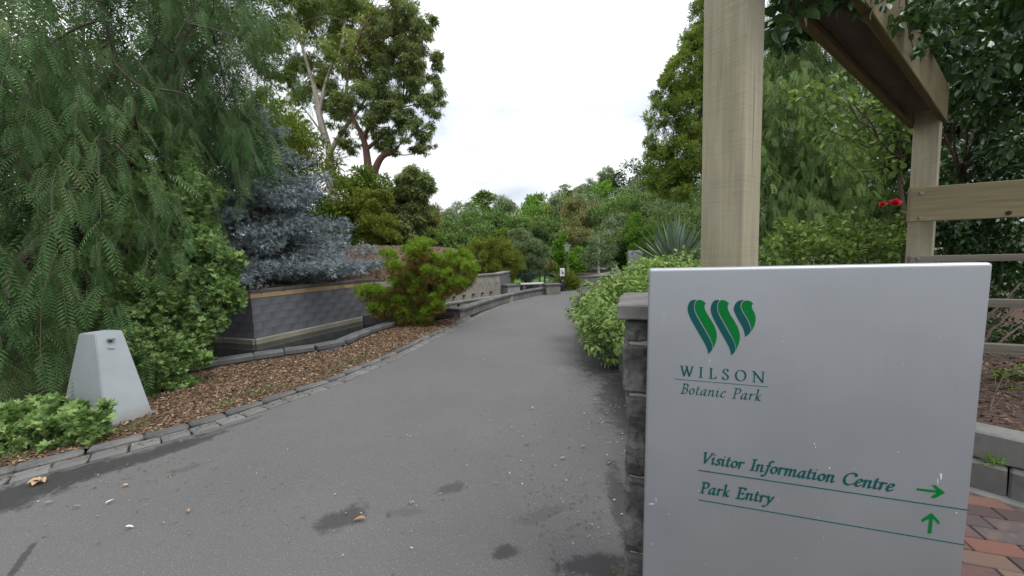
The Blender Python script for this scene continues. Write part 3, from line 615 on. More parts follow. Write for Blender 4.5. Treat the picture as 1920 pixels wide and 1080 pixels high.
# low curved wall beside the road
lw = thing('low_curved_wall', 'low weathered block wall with flat coping curving along the road', 'wall')
lbm = [rough_block('wall_block', (.4, .2, .21), M['lowblock'], 0, 0, s, 5, .008) for s in range(3)]
lcm = [rough_block('coping_stone', (.6, .3, .07), M['coping'], 1, .003, s + 4, 5, .01) for s in range(3)]
along(resample(offset2(lowp, .12), .02), (.38, .42), 0.105, lbm, .4, 'wall_block', lw, random.Random(2), .012, .002)
along(resample(offset2(lowp, .12), .02), (.55, .65), 0.25, lcm, .6, 'coping_stone', lw, random.Random(2), .008, .001)
e0 = lowp[0]; t0 = unit(lowp[4] - lowp[0]); e1 = e0 + np.array([-1.25, 0.62])
block_wall(lw, e1, e0 + [-.02, .0], 0.0, 1, .21, .4, lbm, 'wall_block', 4, .2); 
for q in range(3): wall_run(lw, e1 + (e0 - e1) * q / 3, e1 + (e0 - e1) * ((q + 1) / 3 - .006), .216, .286, M['coping'], 'coping_stone', .3, .03)
e2 = cop[-1] + [-.2, .35]; wall_run(lw, e2 + [-.9, .45], e1 + [0, 0.05], -.4, .18, M['wallblock'], 'end_wall', .3, 0)

# boxes, bench and basin back at the far end
def stone_box(name, label, px, py_b, Y, s, rz, mat, h0):
    c = P(px, py_b, Y); o = thing(name, label, 'planter', (c[0], c[1], 0), rz)
    link('box_body', box_mesh('box_body', (s[0], s[1], s[2] + .5), mat, .01), o, None, (0, 0, s[2] / 2 - .25)); link('box_cap', box_mesh('box_cap', (s[0] + .06, s[1] + .06, .07), M['coping'], .008), o, None, (0, 0, s[2] + .038))
stone_box('granite_plinth', 'grey granite box plinth beside the end of the stained wall', 953, 540, 13.9, (.62, .62, .48), .75, M['granite'], .2)
stone_box('stone_pier', 'low dark stone pier at the far end of the curved wall', 1034, 545, 15.2, (.62, .42, .36), .35, M['lowblock'], 0)
bn = thing('white_bench', 'white slab bench between the granite plinth and the low stone pier', 'bench', (*P(997, 541, 15.6)[:2], 0), .05)
link('seat_slab', box_mesh('seat_slab', (.95, .4, .06), M['paleslab'], .01), bn, None, (0, 0, .42))
for s in (-.33, .33): link('bench_leg', box_mesh('bench_leg', (.12, .34, .39), M['lowblock'], .008), bn, None, (s, 0, .195))
bw = thing('basin_back_wall', 'low dark stone wall behind the white bench', 'wall'); p0, p1 = P(965, 535, 17)[:2], P(1045, 535, 17.2)[:2]
wall_run(bw, p0, p1, -.1, .27, M['lowblock'], 'wall_face', .25); wall_run(bw, p0, p1, .273, .34, M['coping'], 'coping_slab', .33, .03)
poly_sheet('lawn', [P(955, 500, 17.6)[:2], P(1062, 500, 17.6)[:2], (3.4, 24), (3.2, 30), (-3, 30)], 0.0, M['lawn'])
# plaza walls and the far path
for k, (xa, xb, Y, h, lab) in enumerate(((1068, 1150, 17.9, .13, 'low stone edging in front of the far plaza wall'), (1075, 1215, 20.4, .36, 'low brown stone wall edging the far path'))):
    w_ = thing('plaza_wall', lab, 'wall'); a, b = P(xa, 530, Y)[:2], P(xb, 530, Y + .3)[:2]; L = np.linalg.norm(b - a); q = int(L / .8)
    for i in range(q): wall_run(w_, a + (b - a) * i / q, a + (b - a) * ((i + 1) / q - .002), -.1, h - .06, M['lowblock'], 'wall_block', .3); wall_run(w_, a + (b - a) * i / q, a + (b - a) * ((i + 1) / q - .002), h - .057, h, M['coping'], 'coping_slab', .36, .03)
poly_sheet('path', [P(1085, 520, 20.7)[:2], P(1230, 520, 21)[:2], (10.5, 26), (9.5, 36), (7, 36), (7.5, 27)], 0.31, M['path'])
poly_sheet('plaza_soil', [P(1060, 520, 20.6)[:2], P(1300, 520, 20.9)[:2], (16, 36), (2.5, 36)], 0.29, M['soil'])

# ------------------------------------------------------------------ right-hand garden bed, brick paving, block wall
SA = math.radians(70.5); sdir_ = np.array([-math.sin(SA), math.cos(SA)])
UL = np.array([-math.sin(math.radians(36.5)), math.cos(math.radians(36.5))]); UR = np.array([UL[1], -UL[0]])
bw0 = G(1825, 917)[:2]; gw = [np.array([.92, 2.25]), np.array([1.5, 5.4]), np.array([1.62, 7.4]), np.array([1.9, 10.0]), np.array([2.6, 14.0])]
bl_l, bl_r = bw0 + UL * 2.6, bw0 - UL * 2.2
soil_poly = [bl_r + UR * .1, bl_l, gw[0] + [.15, .1]] + [g + [.15, 0] for g in gw[1:]] + [(4, 17), (30, 17), (30, 0)]
poly_sheet('garden_soil', soil_poly, 0.34, M['soil'])
scatter_chips('garden_mulch', [bw0 + UR * .12 - UL * 1.5, bw0 + UR * .12 + UL * .8, (4.5, 5), (7, 3)], 6000, 0.34, M['redchips'], 7, (.015, .05))
blk = thing('block_edging', 'two course grey concrete block retaining edge beside the brick paving', 'block wall')
bm1 = [rough_block('concrete_block', (.39, .2, .185), M['concblock'], 1, .003, s, 9, .012) for s in range(3)]
block_wall(blk, bl_l, bl_r, 0.0, 1, .19, .39, bm1, 'concrete_block', 3, .2, .006); block_wall(blk, bl_l + UR * .05, bl_r + UR * .05, .19, 1, .19, .39, bm1, 'concrete_block', 5, .2, .006, .22)
wall_run(blk, bl_l, bl_r, -.06, .012, M['concblock'], 'footing_strip', .3, .075)
pave_poly = [G(1142, 1058)[:2], (.78, 1.6), (1.0, 2.25), bl_l - UR * .04, bl_r - UR * .04, (3.6, -.6), (.45, -.6)]
poly_sheet('paving_base', pave_poly, 0.004, M['sand'])
bp = thing('brick_paving', 'red and brown clay brick paving laid beside the sign and block edging', 'paving')
bmeshes = [rough_block('brick', (.226, .108, .05), M['brick'], 0, 0, s, 9, .005) for s in range(2)]
pp = np.array(pave_poly); rbk = random.Random(11); placed = 0
pr0 = np.array([-sdir_[0], -sdir_[1]]); pk0 = np.array([-pr0[1], pr0[0]])
for i in range(-30, 40):
    for j in range(-40, 60):
        c = np.array([2.4, 1.6]) + (pr0 * (i * .232 + (j % 2) * .116) + pk0 * j * .114)
        if not all(inside(*(c + pr0 * q), pp) for q in (-.1, .1)): continue
        x_, y_ = PT((*c, 0.01)) if c[1] > .3 else (0, 5000)
        if y_ > 1130 or x_ > 2020: continue
        link('brick', rbk.choice(bmeshes), bp, None, (*c, -.008 + rbk.uniform(-.002, .002)), None, (rbk.uniform(-.01, .01), rbk.uniform(-.01, .01), math.atan2(pr0[1], pr0[0]) + rbk.uniform(-.01, .01)))

# stone pier by the sign and the garden wall running back from it
pier = thing('stone_pier', 'rock faced bluestone block pier with flat cap partly hidden behind the sign', 'pier', (0, 0, 0))
pf = P(1172, 600, 1.46)[:2]; pr = np.array([-sdir_[0], -sdir_[1]]); pk = np.array([-pr[1], pr[0]]); PWD, PDP, pang_ = .285, .42, math.atan2(pr[1], pr[0]); pcen = pf + pr * PWD / 2 + pk * PDP / 2
cuts_px = [(595, 644), (644, 739), (739, 893), (893, 1035), (1035, 1190)]
for k, (ya, yb) in enumerate(cuts_px):
    za, zb = P(1190, ya, 1.46)[2], max(0, P(1190, yb, 1.46)[2]); h = za - zb; q = random.Random(k).uniform(-.008, .004)
    me = rough_block('pier_block', (PWD, PDP, h - .012), M['rock'], 13, .013, k + 31, 24, .012, (1, 1, .35))
    link('pier_block', me, pier, None, (*(pcen + pr * q), (za + zb) / 2), pang_)
zt0, zt1 = P(1190, 597, 1.46)[2], P(1190, 569, 1.46)[2]
link('mortar_core', box_mesh('mortar_core', (PWD - .03, PDP - .03, zt0 - .01), M['mortar'], .004), pier, None, (*pcen, (zt0 - .01) / 2), pang_)
link('pier_cap', rough_block('pier_cap', (PWD + .05, PDP + .06, zt1 - zt0), M['capstone'], 4, .003, 3, 14, .006), pier, None, (*(pcen - pr * .005), (zt0 + zt1) / 2), pang_)
gwt = thing('garden_wall', 'low dark block retaining wall under the leafy hedge beside the road', 'wall')
gbm = [rough_block('wall_block', (.4, .2, .185), M['rock'], 2, .01, s + 3, 9, .012) for s in range(3)]
for k in range(4):
    for c_ in range(2): block_wall(gwt, gw[k + 1], gw[k], c_ * .19, 1, .19, .4, gbm, 'wall_block', k * 3 + c_, .2, .01, .2 * c_)

# ------------------------------------------------------------------ information sign
TR = P(1865, 492, 1.03); SA = math.radians(70.5); sdir = np.array([-math.sin(SA), math.cos(SA), 0])   # right -> left
nrm = np.array([-math.cos(SA), -math.sin(SA), 0])                                                     # towards the viewer
def S(px, py, lift=0.0):
    d = ray(px, py); k = ((TR - CAM) @ nrm) / (d @ nrm); return CAM + d * k + nrm * lift
def SL(px, py):
    q = S(px, py) - TR; return np.array([-(q @ sdir), q[2]])           # local: x to the right (negative), z down
tl = SL(1217, 504); sw_ = -tl[0]; lean = math.atan2(SL(1805, 1080)[0], -SL(1805, 1080)[1])
sgn = thing('park_sign', 'brushed aluminium park sign with green logo, directions and arrows, standing by stone pier', 'sign', (TR[0], TR[1], 0), math.atan2(-sdir[1], -sdir[0]))
TH = .07; topz = TR[2]; zl = SL(1217, 504)[1]
bm = bmesh.new(); rl = SL(1205, 1080); lx_top = tl[0]; lx_bot = lx_top + (rl[0] - tl[0]) / (rl[1] - tl[1]) * (-topz - tl[1]); rx_bot = SL(1805, 1080)[0] / -SL(1805, 1080)[1] * topz
cs = [(lx_top, topz + tl[1]), (0, topz), (rx_bot, 0.0), (lx_bot, 0.0)]
fv = [bm.verts.new((x, 0, z)) for x, z in cs]; bv = [bm.verts.new((x, TH, z)) for x, z in cs]
bm.faces.new(fv); bm.faces.new(bv[::-1])
for i in range(4): bm.faces.new([fv[i], bv[i], bv[(i + 1) % 4], fv[(i + 1) % 4]])
bmesh.ops.bevel(bm, geom=[e for e in bm.edges], offset=.010, segments=4, affect='EDGES', profile=.5)
link('sign_panel', bmmesh('sign_panel', bm, M['alu']), sgn)
def flat_poly(name, px, mat, lift=.0012, parent=sgn, smooth_n=0):
    q = np.array([SL(*p) for p in px]); bm = bmesh.new(); f = bm.faces.new([bm.verts.new((a, -lift, topz + b)) for a, b in q]); f.normal_update(); bmesh.ops.triangulate(bm, faces=[f])
    r = bmesh.ops.extrude_face_region(bm, geom=list(bm.faces)); bmesh.ops.translate(bm, vec=(0, lift * .8, 0), verts=[v for v in r['geom'] if isinstance(v, bmesh.types.BMVert)])
    return link(name, bmmesh(name, bm, mat), parent)
def c1(p): return (1250 + p[0] / 4.695, 540 + p[1] / 4.695)
def smooth_closed(segs, n=5):
    out = []
    for s in segs: out += list(bez(s, n)[:-1])
    return out
def logo_leaf(off, sy):
    f = lambda L: [(x + off[0], (y - 102) * sy + 102 + off[1]) for x, y in L]
    dark = smooth_closed([f([(262, 104), (225, 106), (198, 130), (184, 185), (197, 240), (235, 315), (290, 412), (335, 490), (356, 537), (365, 581)]), f([(365, 581), (388, 560), (402, 540)]), f([(402, 540), (400, 505), (385, 460), (357, 410), (297, 305), (258, 235), (241, 180), (246, 132), (262, 104)])])
    lite = smooth_closed([f([(268, 109), (290, 104), (320, 113), (347, 137)]), f([(347, 137), (335, 148), (335, 178), (354, 222), (402, 300), (431, 360), (441, 412), (436, 465), (420, 508), (409, 531)]), f([(409, 531), (405, 498), (390, 454), (362, 402), (303, 297), (264, 228), (248, 178), (253, 132), (268, 109)])])
    return dark, lite
d1, l1 = logo_leaf((0, 0), 1.0); d2, l2 = logo_leaf((203, 1), 1.022)
d3 = smooth_closed([[(682, 106), (640, 110), (606, 138), (590, 182), (604, 230), (640, 297), (672, 355), (685, 395), (690, 430)], [(690, 430), (718, 410), (739, 384)], [(739, 384), (735, 345), (712, 287), (672, 220), (651, 172), (655, 132), (682, 106)]])
l3 = smooth_closed([[(688, 111), (712, 109), (740, 117), (763, 139)], [(763, 139), (750, 150), (752, 178), (775, 225), (783, 272), (773, 325), (746, 380)], [(746, 380), (741, 338), (719, 283), (679, 215), (659, 170), (664, 134), (688, 111)]])
for d in (d1, d2, d3): flat_poly('logo_leaf', [c1(p) for p in d], M['ink'])
for d in (l1, l2, l3): flat_poly('logo_blade', [c1(p) for p in d], M['inkgreen'])
c3 = lambda x, y: (1550 + x / 6.354, 860 + y / 6.354)
flat_poly('arrow', [c3(*p) for p in ((1072, 350), (1310, 378), (1246, 312), (1300, 318), (1408, 404), (1290, 468), (1234, 462), (1312, 408), (1072, 375))], M['inkgreen'])
flat_poly('arrow', [c3(*p) for p in ((1248, 645), (1340, 742), (1338, 785), (1262, 712), (1246, 890), (1203, 888), (1222, 712), (1130, 755), (1132, 722))], M['inkgreen'])
def rule(pa, pb, w): 
    (xa, ya), (xb, yb) = pa, pb; flat_poly('rule_line', [(xa, ya - w), (xb, yb - w), (xb, yb + w), (xa, ya + w)], M['ink'], .001)
rule((1264, 710.4), (1439.6, 725.3), .45); rule((1309.5, 881.6), (1816, 956.6), .9); rule((1309.7, 937), (1809, 1021.8), .8)

for px, py, w, h in ((1764, 893, 2.2, 7), (1758, 903, 1, 6), (1555, 877.5, 1.6, 1.5), (1527, 832, .9, 2.4), (1529, 838, .8, 2), (1793, 961.5, 1.4, 1.3), (1761, 634, 1.2, 1.1), (1693, 684, 1, 1), (1662, 831, .8, .9), (1684, 848, .9, .8), (1310, 920, .9, .8), (1331, 676, 1.1, 2.2), (1349, 560, .8, 1.4), (1245, 590, .5, 11), (1222, 945, 6, .8), (1230, 938, .7, 5)):
    flat_poly('scuff', [(px - w, py - h * .4), (px - w * .2, py - h), (px + w, py - h * .5), (px + w * .7, py + h * .6), (px - w * .3, py + h)], M['scuff'], .0009)
# calligraphic lettering: skeleton strokes swept by a broad nib, outlined on a fine grid
def ell(cx, cy, rx, ry, n=16): return [(cx + rx * math.sin(a), cy + ry * math.cos(a)) for a in np.linspace(0, 2 * math.pi, n + 1)]
X = .6
GL = {
 'i': (.30, [[(.0, .5), (.09, .6), (.09, .14), (.14, .02), (.27, .12)], [(.12, .86), (.125, .86)]]),
 'o': (.50, [ell(.24, .3, .19, .28)]),
 't': (.33, [[(.13, .84), (.1, .5), (.1, .13), (.16, .01), (.3, .1)], [(0, .6), (.29, .6)]]),
 'r': (.40, [[(0, .5), (.09, .6), (.09, .3), (.09, .0)], [(.09, .34), (.16, .5), (.26, .59), (.36, .55)]]),
 'n': (.57, [[(0, .5), (.09, .6), (.09, .3), (.09, 0)], [(.09, .34), (.2, .53), (.32, .6), (.39, .5), (.38, .13), (.43, .01), (.54, .1)]]),
 'm': (.88, [[(0, .5), (.09, .6), (.09, .3), (.09, 0)], [(.09, .34), (.2, .53), (.31, .6), (.38, .5), (.38, .0)], [(.38, .34), (.49, .53), (.61, .6), (.68, .5), (.67, .13), (.72, .01), (.84, .1)]]),
 'a': (.56, [[(.39, .54), (.27, .6), (.1, .46), (.04, .2), (.12, .01), (.28, .14), (.39, .46)], [(.4, .6), (.37, .14), (.42, .01), (.54, .1)]]),
 's': (.37, [[(.31, .53), (.2, .6), (.09, .52), (.12, .38), (.25, .24), (.26, .09), (.14, 0), (.01, .07)]]),
 'f': (.36, [[(.45, .98), (.36, 1.05), (.25, .93), (.2, .5), (.15, -.05), (.08, -.3), (-.03, -.35), (-.12, -.28)], [(.05, .6), (.37, .6)]]),
 'e': (.44, [[(.06, .27), (.22, .31), (.35, .42), (.33, .56), (.22, .59), (.08, .45), (.04, .2), (.12, .02), (.24, .01), (.38, .13)]]),
 'c': (.42, [[(.35, .52), (.26, .6), (.12, .52), (.04, .25), (.1, .04), (.22, .0), (.37, .12)]]),
 'k': (.50, [[(.01, 1.0), (.09, 1.05), (.09, .5), (.09, 0)], [(.1, .26), (.26, .44), (.38, .58)], [(.17, .34), (.28, .13), (.36, .01), (.47, .08)]]),
 'y': (.52, [[(0, .52), (.08, .6), (.14, .4), (.2, .06)], [(.42, .6), (.38, .36), (.22, .02), (.08, -.25), (-.05, -.35), (-.14, -.28)]]),
 'V': (.62, [[(.02, .98), (.09, .6), (.18, .02)], [(.18, .02), (.38, .5), (.6, .98)], [(-.08, .99), (.14, .99)], [(.48, .99), (.7, .99)]]),
 'I': (.36, [[(.16, .98), (.16, .02)], [(.0, .99), (.32, .99)], [(.0, .01), (.32, .01)]]),
 'C': (.74, [[(.72, .78), (.66, .95), (.46, 1.0), (.2, .88), (.05, .5), (.15, .14), (.4, .0), (.7, .16)]]),
 'E': (.58, [[(.13, .98), (.13, .02)], [(0, .99), (.5, .99), (.51, .84)], [(.13, .53), (.4, .53), (.41, .44)], [(0, .01), (.5, .01), (.56, .17)]]),
 'P': (.56, [[(.13, .98), (.13, .02)], [(0, .99), (.3, 1.0), (.48, .92), (.52, .75), (.44, .56), (.28, .49), (.14, .5)], [(0, .01), (.28, .01)]]),
 'B': (.58, [[(.13, .98), (.13, .02)], [(0, .99), (.3, 1.0), (.45, .9), (.46, .72), (.36, .57), (.14, .53)], [(.3, .55), (.48, .45), (.52, .25), (.42, .06), (.25, .01), (0, .01)]]),
 'W': (1.06, [[(.06, .98), (.30, .02)], [(.30, .02), (.56, .93)], [(.50, .98), (.74, .02)], [(.74, .02), (1.0, .98)], [(-.06, .99), (.2, .99)], [(.4, .99), (.6, .99)], [(.9, .99), (1.1, .99)]]),
 'L': (.58, [[(.14, .98), (.14, .02)], [(0, .99), (.28, .99)], [(0, .01), (.5, .01), (.56, .2)]]),
 'S': (.52, [[(.42, .78), (.38, .95), (.24, 1.0), (.08, .88), (.08, .7), (.24, .54), (.42, .36), (.42, .12), (.24, .0), (.06, .08), (.02, .24)]]),
 'O': (.88, [ell(.42, .5, .38, .49, 20)]),
 'N': (.86, [[(.1, .98), (.1, .02)], [(.06, .97), (.4, .5), (.76, .02)], [(.76, .02), (.76, .98)], [(-.06, .99), (.12, .99)], [(0, .01), (.22, .01)], [(.64, .99), (.88, .99)]]),
}
def glyph_field(ch, nib, ang, thick, thin, slant, res):
    w, strokes = GL[ch]; ca, sa = math.cos(ang), math.sin(ang)
    x0, x1, y0, y1 = -.45, w + .55, -.48, 1.2
    gx, gy = np.arange(x0, x1, res), np.arange(y0, y1, res); XX, YY = np.meshgrid(gx, gy); f = np.full(XX.shape, -9.0)
    for st in strokes:
        st = np.array(st, float)
        if len(st) > 2 and not (ch in 'EL' and len(st) == 3): st = bez(st, 6)
        st = np.c_[st[:, 0] + slant * st[:, 1], st[:, 1]]
        serif = len(st) == 2 and abs(st[0][1] - st[1][1]) < .01 and abs(st[0][0] - st[1][0]) > .05
        a_, b_ = (thick, thin) if not serif else (thick * .5, thin)
        if ch in 'N' and len(st) == 2 and abs(st[0][0] - st[1][0]) < .3 and not serif: a_ = thick * .6
        tr = lambda q: np.stack([(q[..., 0] * ca + q[..., 1] * sa) / a_, (-q[..., 0] * sa + q[..., 1] * ca) / b_], -1)
        Q, R_ = tr(np.stack([XX, YY], -1)), tr(st)
        for p, q in zip(R_[:-1], R_[1:]):
            d = q - p; L2 = d @ d + 1e-9; t = np.clip(((Q - p) @ d) / L2, 0, 1)[..., None]; f = np.maximum(f, 1 - np.linalg.norm(Q - (p + t * d), axis=-1))
    return w, gx, gy, f
def fill_cells(gx, gy, f):
    """polygons of f>0 by marching squares on a grid"""
    polys = []; H_, W_ = f.shape; pos = f > 0
    for j in range(H_ - 1):
        row = pos[j] | pos[j + 1]
        if not row.any(): continue
        full = pos[j, :-1] & pos[j, 1:] & pos[j + 1, :-1] & pos[j + 1, 1:]; i = 0
        while i < W_ - 1:
            if full[i]:
                k = i
                while k < W_ - 1 and full[k]: k += 1
                polys.append([(gx[i], gy[j]), (gx[k], gy[j]), (gx[k], gy[j + 1]), (gx[i], gy[j + 1])]); i = k; continue
            if row[i] or row[i + 1]:
                cn = [(i, j), (i + 1, j), (i + 1, j + 1), (i, j + 1)]; out = []
                for a, b in zip(cn, cn[1:] + cn[:1]):
                    fa, fb = f[a[1], a[0]], f[b[1], b[0]]; pa, pb = np.array([gx[a[0]], gy[a[1]]]), np.array([gx[b[0]], gy[b[1]]])
                    if fa > 0: out.append(tuple(pa))
                    if (fa > 0) != (fb > 0): out.append(tuple(pa + (pb - pa) * fa / (fa - fb)))
                if len(out) >= 3: polys.append(out)
            i += 1
    return polys
_gc = {}
def text_line(name, text, base_a, base_b, cap_px, thick, thin, ang, slant, space=.3, wordsp=.42):
    """text whose baseline runs from pixel base_a to base_b on the sign face"""
    qa, qb = SL(*base_a), SL(*base_b); cap = abs(SL(base_a[0], base_a[1] - cap_px)[1] - qa[1]); L = np.linalg.norm(qb - qa); dx = (qb - qa) / L; up = np.array([-dx[1], dx[0]])
    ws = [wordsp if c == ' ' else GL[c][0] for c in text]; nat = sum(ws) * cap; track = (L - nat) / (len(text) - 1); pen = 0.0; V, F = [], []
    for c, w in zip(text, ws):
        if c != ' ':
            key = (c, thick, thin, ang, slant)
            if key not in _gc: _gc[key] = fill_cells(*glyph_field(c, None, ang, thick, thin, slant, .022)[1:])
            for pl in _gc[key]:
                b = len(V)
                for x, y in pl:
                    q = qa + dx * (pen + x * cap) + up * y * cap; V.append((q[0], -.0012, topz + q[1]))
                F.append(list(range(b, b + len(pl))))
        pen += w * cap + track
    me = bpy.data.meshes.new(name); me.from_pydata(V, [], F); me.update(); me.materials.append(M['ink']); return link(name, me, sgn)
text_line('lettering', 'WILSON', (1276, 705), (1432.5, 718), 19.5, .075, .02, .35, 0.0)
text_line('lettering', 'Botanic Park', (1276.5, 737.5), (1426, 752), 18.5, .068, .02, .6, .2)
text_line('lettering', 'Visitor Information Centre', (1317, 868), (1674, 921.5), 20.5, .10, .031, .6, .2)
text_line('lettering', 'Park Entry', (1313, 924), (1449, 944.5), 20.5, .10, .031, .6, .2)

# ------------------------------------------------------------------ pergola
PS, PZ = .155, 1.40
def post_at(px_corner, Y, s): return P(px_corner, 300, Y)[:2]
beam_h = 2.5
perg = thing('pergola', 'rough sawn timber pergola with mossy double beam and rails behind the sign', 'pergola')
def post_mesh(h, s=PS): return box_mesh('post', (s, s, h), M['post'], .004, 1)
pang = math.atan2(UR[1], UR[0])
c0 = P(1396, 250, PZ)[:2]; pc1 = c0 + (UL + UR) * PS / 2
link('post', post_mesh(3.2), perg, None, (*pc1, 1.6), pang)
Y2 = 3.22; c2 = P(1755, 350, Y2)[:2]; pc2 = c2 + (UL + UR) * PS / 2
g1 = P(1703, 241, 3.42)  # beam underside height from its far left corner
bh = g1[2]
bl0, bl1 = G(1480, 22, bh)[:2], G(1703, 241, bh)[:2]; br0, br1 = G(1604, -6, bh)[:2], G(1777, 229, bh)[:2]
link('post', post_mesh(bh + .2), perg, None, (*pc2, bh / 2 + .1), pang)
ctr0, ctr1 = (bl0 + br0) / 2, (bl1 + br1) / 2; bdir = unit(ctr1 - ctr0); bper = np.array([bdir[1], -bdir[0]]); bwid = abs((br1 - bl1) @ bper)
s0 = ctr1 - bdir * 3.4
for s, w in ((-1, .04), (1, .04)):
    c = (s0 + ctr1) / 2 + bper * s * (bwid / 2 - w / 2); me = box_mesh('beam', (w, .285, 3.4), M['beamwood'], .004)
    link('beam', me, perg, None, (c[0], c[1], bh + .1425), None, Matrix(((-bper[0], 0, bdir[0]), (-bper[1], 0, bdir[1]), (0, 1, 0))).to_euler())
c = (s0 + ctr1) / 2 - bdir * .2; link('beam', box_mesh('beam', (bwid - .084, .22, 3.0), M['bark'], .003), perg, None, (c[0], c[1], bh + .145), None, Matrix(((-bper[0], 0, bdir[0]), (-bper[1], 0, bdir[1]), (0, 1, 0))).to_euler())  # dark filler between the planks: timber stain plus underside shade put into its colour
rdir = np.array([math.sin(math.radians(65.5)), -math.cos(math.radians(65.5))]); rper = np.array([rdir[1], -rdir[0]])
def rail(ya, yb, depth, mat, off=.0, L=3.0):
    st = P(1703, (ya + yb) / 2, Y2 - .075)[:2] - rper * 0; za, zb = P(1706, ya, Y2 - .07)[2], P(1706, yb, Y2 - .07)[2]
    c = st + rdir * L / 2; rm = Matrix(((-rper[0], 0, rdir[0]), (-rper[1], 0, rdir[1]), (0, 1, 0)))
    link('rail', box_mesh('rail', (depth, za - zb, L), mat, .004), perg, None, (*c, (za + zb) / 2), None, rm.to_euler()); return st, za, zb
st, za, zb = rail(353, 417, .045, M['rail']); rail(480, 492, .06, M['oldrail']); rail(558, 572, .06, M['oldrail']); rail(636, 653, .06, M['oldrail'])
def disc(name, c, r, mat, parent, axis):
    bm = bmesh.new(); bmesh.ops.create_cone(bm, cap_ends=True, segments=12, radius1=r, radius2=r * .9, depth=.012); o = link(name, bmmesh(name, bm, mat), parent, None, tuple(c)); o.rotation_euler = Vector(axis).to_track_quat('Z', 'Y').to_euler(); return o
rn = np.array([rper[0], rper[1], 0]); rn = rn if rn[1] < 0 else -rn
for px, py in ((1728, 362), (1725, 408), (1722, 485)):
    d = ray(px, py); q0 = np.array([*st, 0]); k = ((q0 - CAM) @ rn + .0245) / (d @ rn); disc('bolt', CAM + d * k, .013, M['bolt'], perg, rn)
d = ray(1891, 399); k = ((np.array([*st, 0]) - CAM) @ rn + .0245) / (d @ rn); disc('knot_hole', CAM + d * k, .017, M['darkhole'], perg, rn)

# ------------------------------------------------------------------ utility cabinet
bt = [G(200, 809, .0), G(287, 779, .0)]; 
cab = thing('utility_cabinet', 'pale grey tapered steel cabinet standing at the kerb among shrubs', 'cabinet')
H = P(226, 622, bt[0][1] + .35)[2]
b0, b1 = bt[0], bt[1]; bd = unit((b1 - b0)[:2]); bn_ = np.array([-bd[1], bd[0]]); Wb = np.linalg.norm((b1 - b0)[:2]); 
t0_ = G(178, 627, H); _w = [q for q in np.linspace(.1, .8, 200) if PT([*(t0_[:2] + bd * q), H])[0] >= 229][0]; t1_ = np.array([*(t0_[:2] + bd * _w), H])
bmc = bmesh.new(); Db = .75
base = [b0[:2], b1[:2], b1[:2] + bn_ * Db, b0[:2] + bn_ * Db]; tw = np.linalg.norm((t1_ - t0_)[:2]); tdp = .27
top = [t0_[:2], t1_[:2], t1_[:2] + bn_ * tdp, t0_[:2] + bn_ * tdp]
vb = [bmc.verts.new((*p, .03)) for p in base]; vt = [bmc.verts.new((*p, H)) for p in top]
bmc.faces.new(vb[::-1]); bmc.faces.new(vt)
for i in range(4): bmc.faces.new([vb[i], vb[(i + 1) % 4], vt[(i + 1) % 4], vt[i]])
bmesh.ops.bevel(bmc, geom=list(bmc.edges), offset=.008, segments=2, affect='EDGES')
link('cabinet_body', bmmesh('cabinet_body', bmc, M['boxpaint']), cab)
cc = (base[0] + base[2]) / 2; link('concrete_base', box_mesh('concrete_base', (Wb + .08, Db + .08, .05), M['concblock'], .008), cab, None, (*cc, .02), math.atan2(bd[1], bd[0]))
fn = np.cross(np.array([*(b1 - b0)[:2], 0]), np.array([*(t0_ - b0)[:2], H])); fn = unit(fn); fn = fn if fn[1] < 0 else -fn
def onface(px, py, lift=0.0):
    d = ray(px, py); k = ((b0 + [0, 0, .03] - CAM) @ fn) / (d @ fn); return CAM + d * k + fn * lift
for nm, pxs, th, mt in (('lock_hood', ((200, 636), (213.5, 635), (213.5, 638), (200, 639)), .03, M['bolt']), ('keyhole', ((204.5, 639), (209, 639), (209, 642), (204.5, 642)), .006, M['black']), ('label_plate', ((202, 649), (215, 649), (215.5, 653.5), (202.5, 653.5)), .002, M['boxpaint'])):
    bm = bmesh.new(); f = bm.faces.new([bm.verts.new(onface(*q, .0015)) for q in pxs]); r = bmesh.ops.extrude_face_region(bm, geom=[f]); bmesh.ops.translate(bm, vec=tuple(fn * th), verts=[v for v in r['geom'] if isinstance(v, bmesh.types.BMVert)])
    link(nm, bmmesh(nm, bm, mt), cab)

def sub(ch, part):
    ch.parent = part; ch.matrix_parent_inverse = part.matrix_basis.inverted()
_b = [o for o in cab.children if o.name.startswith('cabinet_body')][0]
for o in list(cab.children):
    if o.name.split('.')[0] in ('lock_hood', 'keyhole', 'label_plate'): sub(o, _b)
_rl = [o for o in perg.children if o.name.split('.')[0] == 'rail']
for o in list(perg.children):
    if o.name.split('.')[0] in ('bolt', 'knot_hole'): sub(o, min(_rl, key=lambda r: abs(r.location[2] - o.location[2])))
# ------------------------------------------------------------------ lamp, path sign, fence, monument
lp = P(1064, 515, 21); lampt = thing('street_lamp', 'dark green lamp post with frosted white lantern beyond the lawn', 'lamp', (lp[0], lp[1], .0))
topz_l = P(1064, 455, 21)[2]; ph = topz_l - .5
link('pole', tube_mesh('pole', [([(0, 0, -.2), (0, 0, .5), (0, 0, .52), (0, 0, ph)], [.10, .09, .06, .045])], M['green_metal'], 10), lampt)
lan = link('lantern', tube_mesh('lantern', [([(0, 0, ph), (0, 0, ph + .05), (0, 0, ph + .32)], [.07, .1, .19])], M['lampglass'], 4), lampt)
link('lantern_roof', tube_mesh('lantern_roof', [([(0, 0, ph + .32), (0, 0, ph + .42), (0, 0, ph + .45), (0, 0, ph + .5)], [.26, .07, .05, .01])], M['green_metal'], 4), lampt)
pb = G(1054.5, 546); ps = thing('path_sign', 'small white pictogram sign on black post beside the road', 'sign', (pb[0], pb[1], 0), .1)
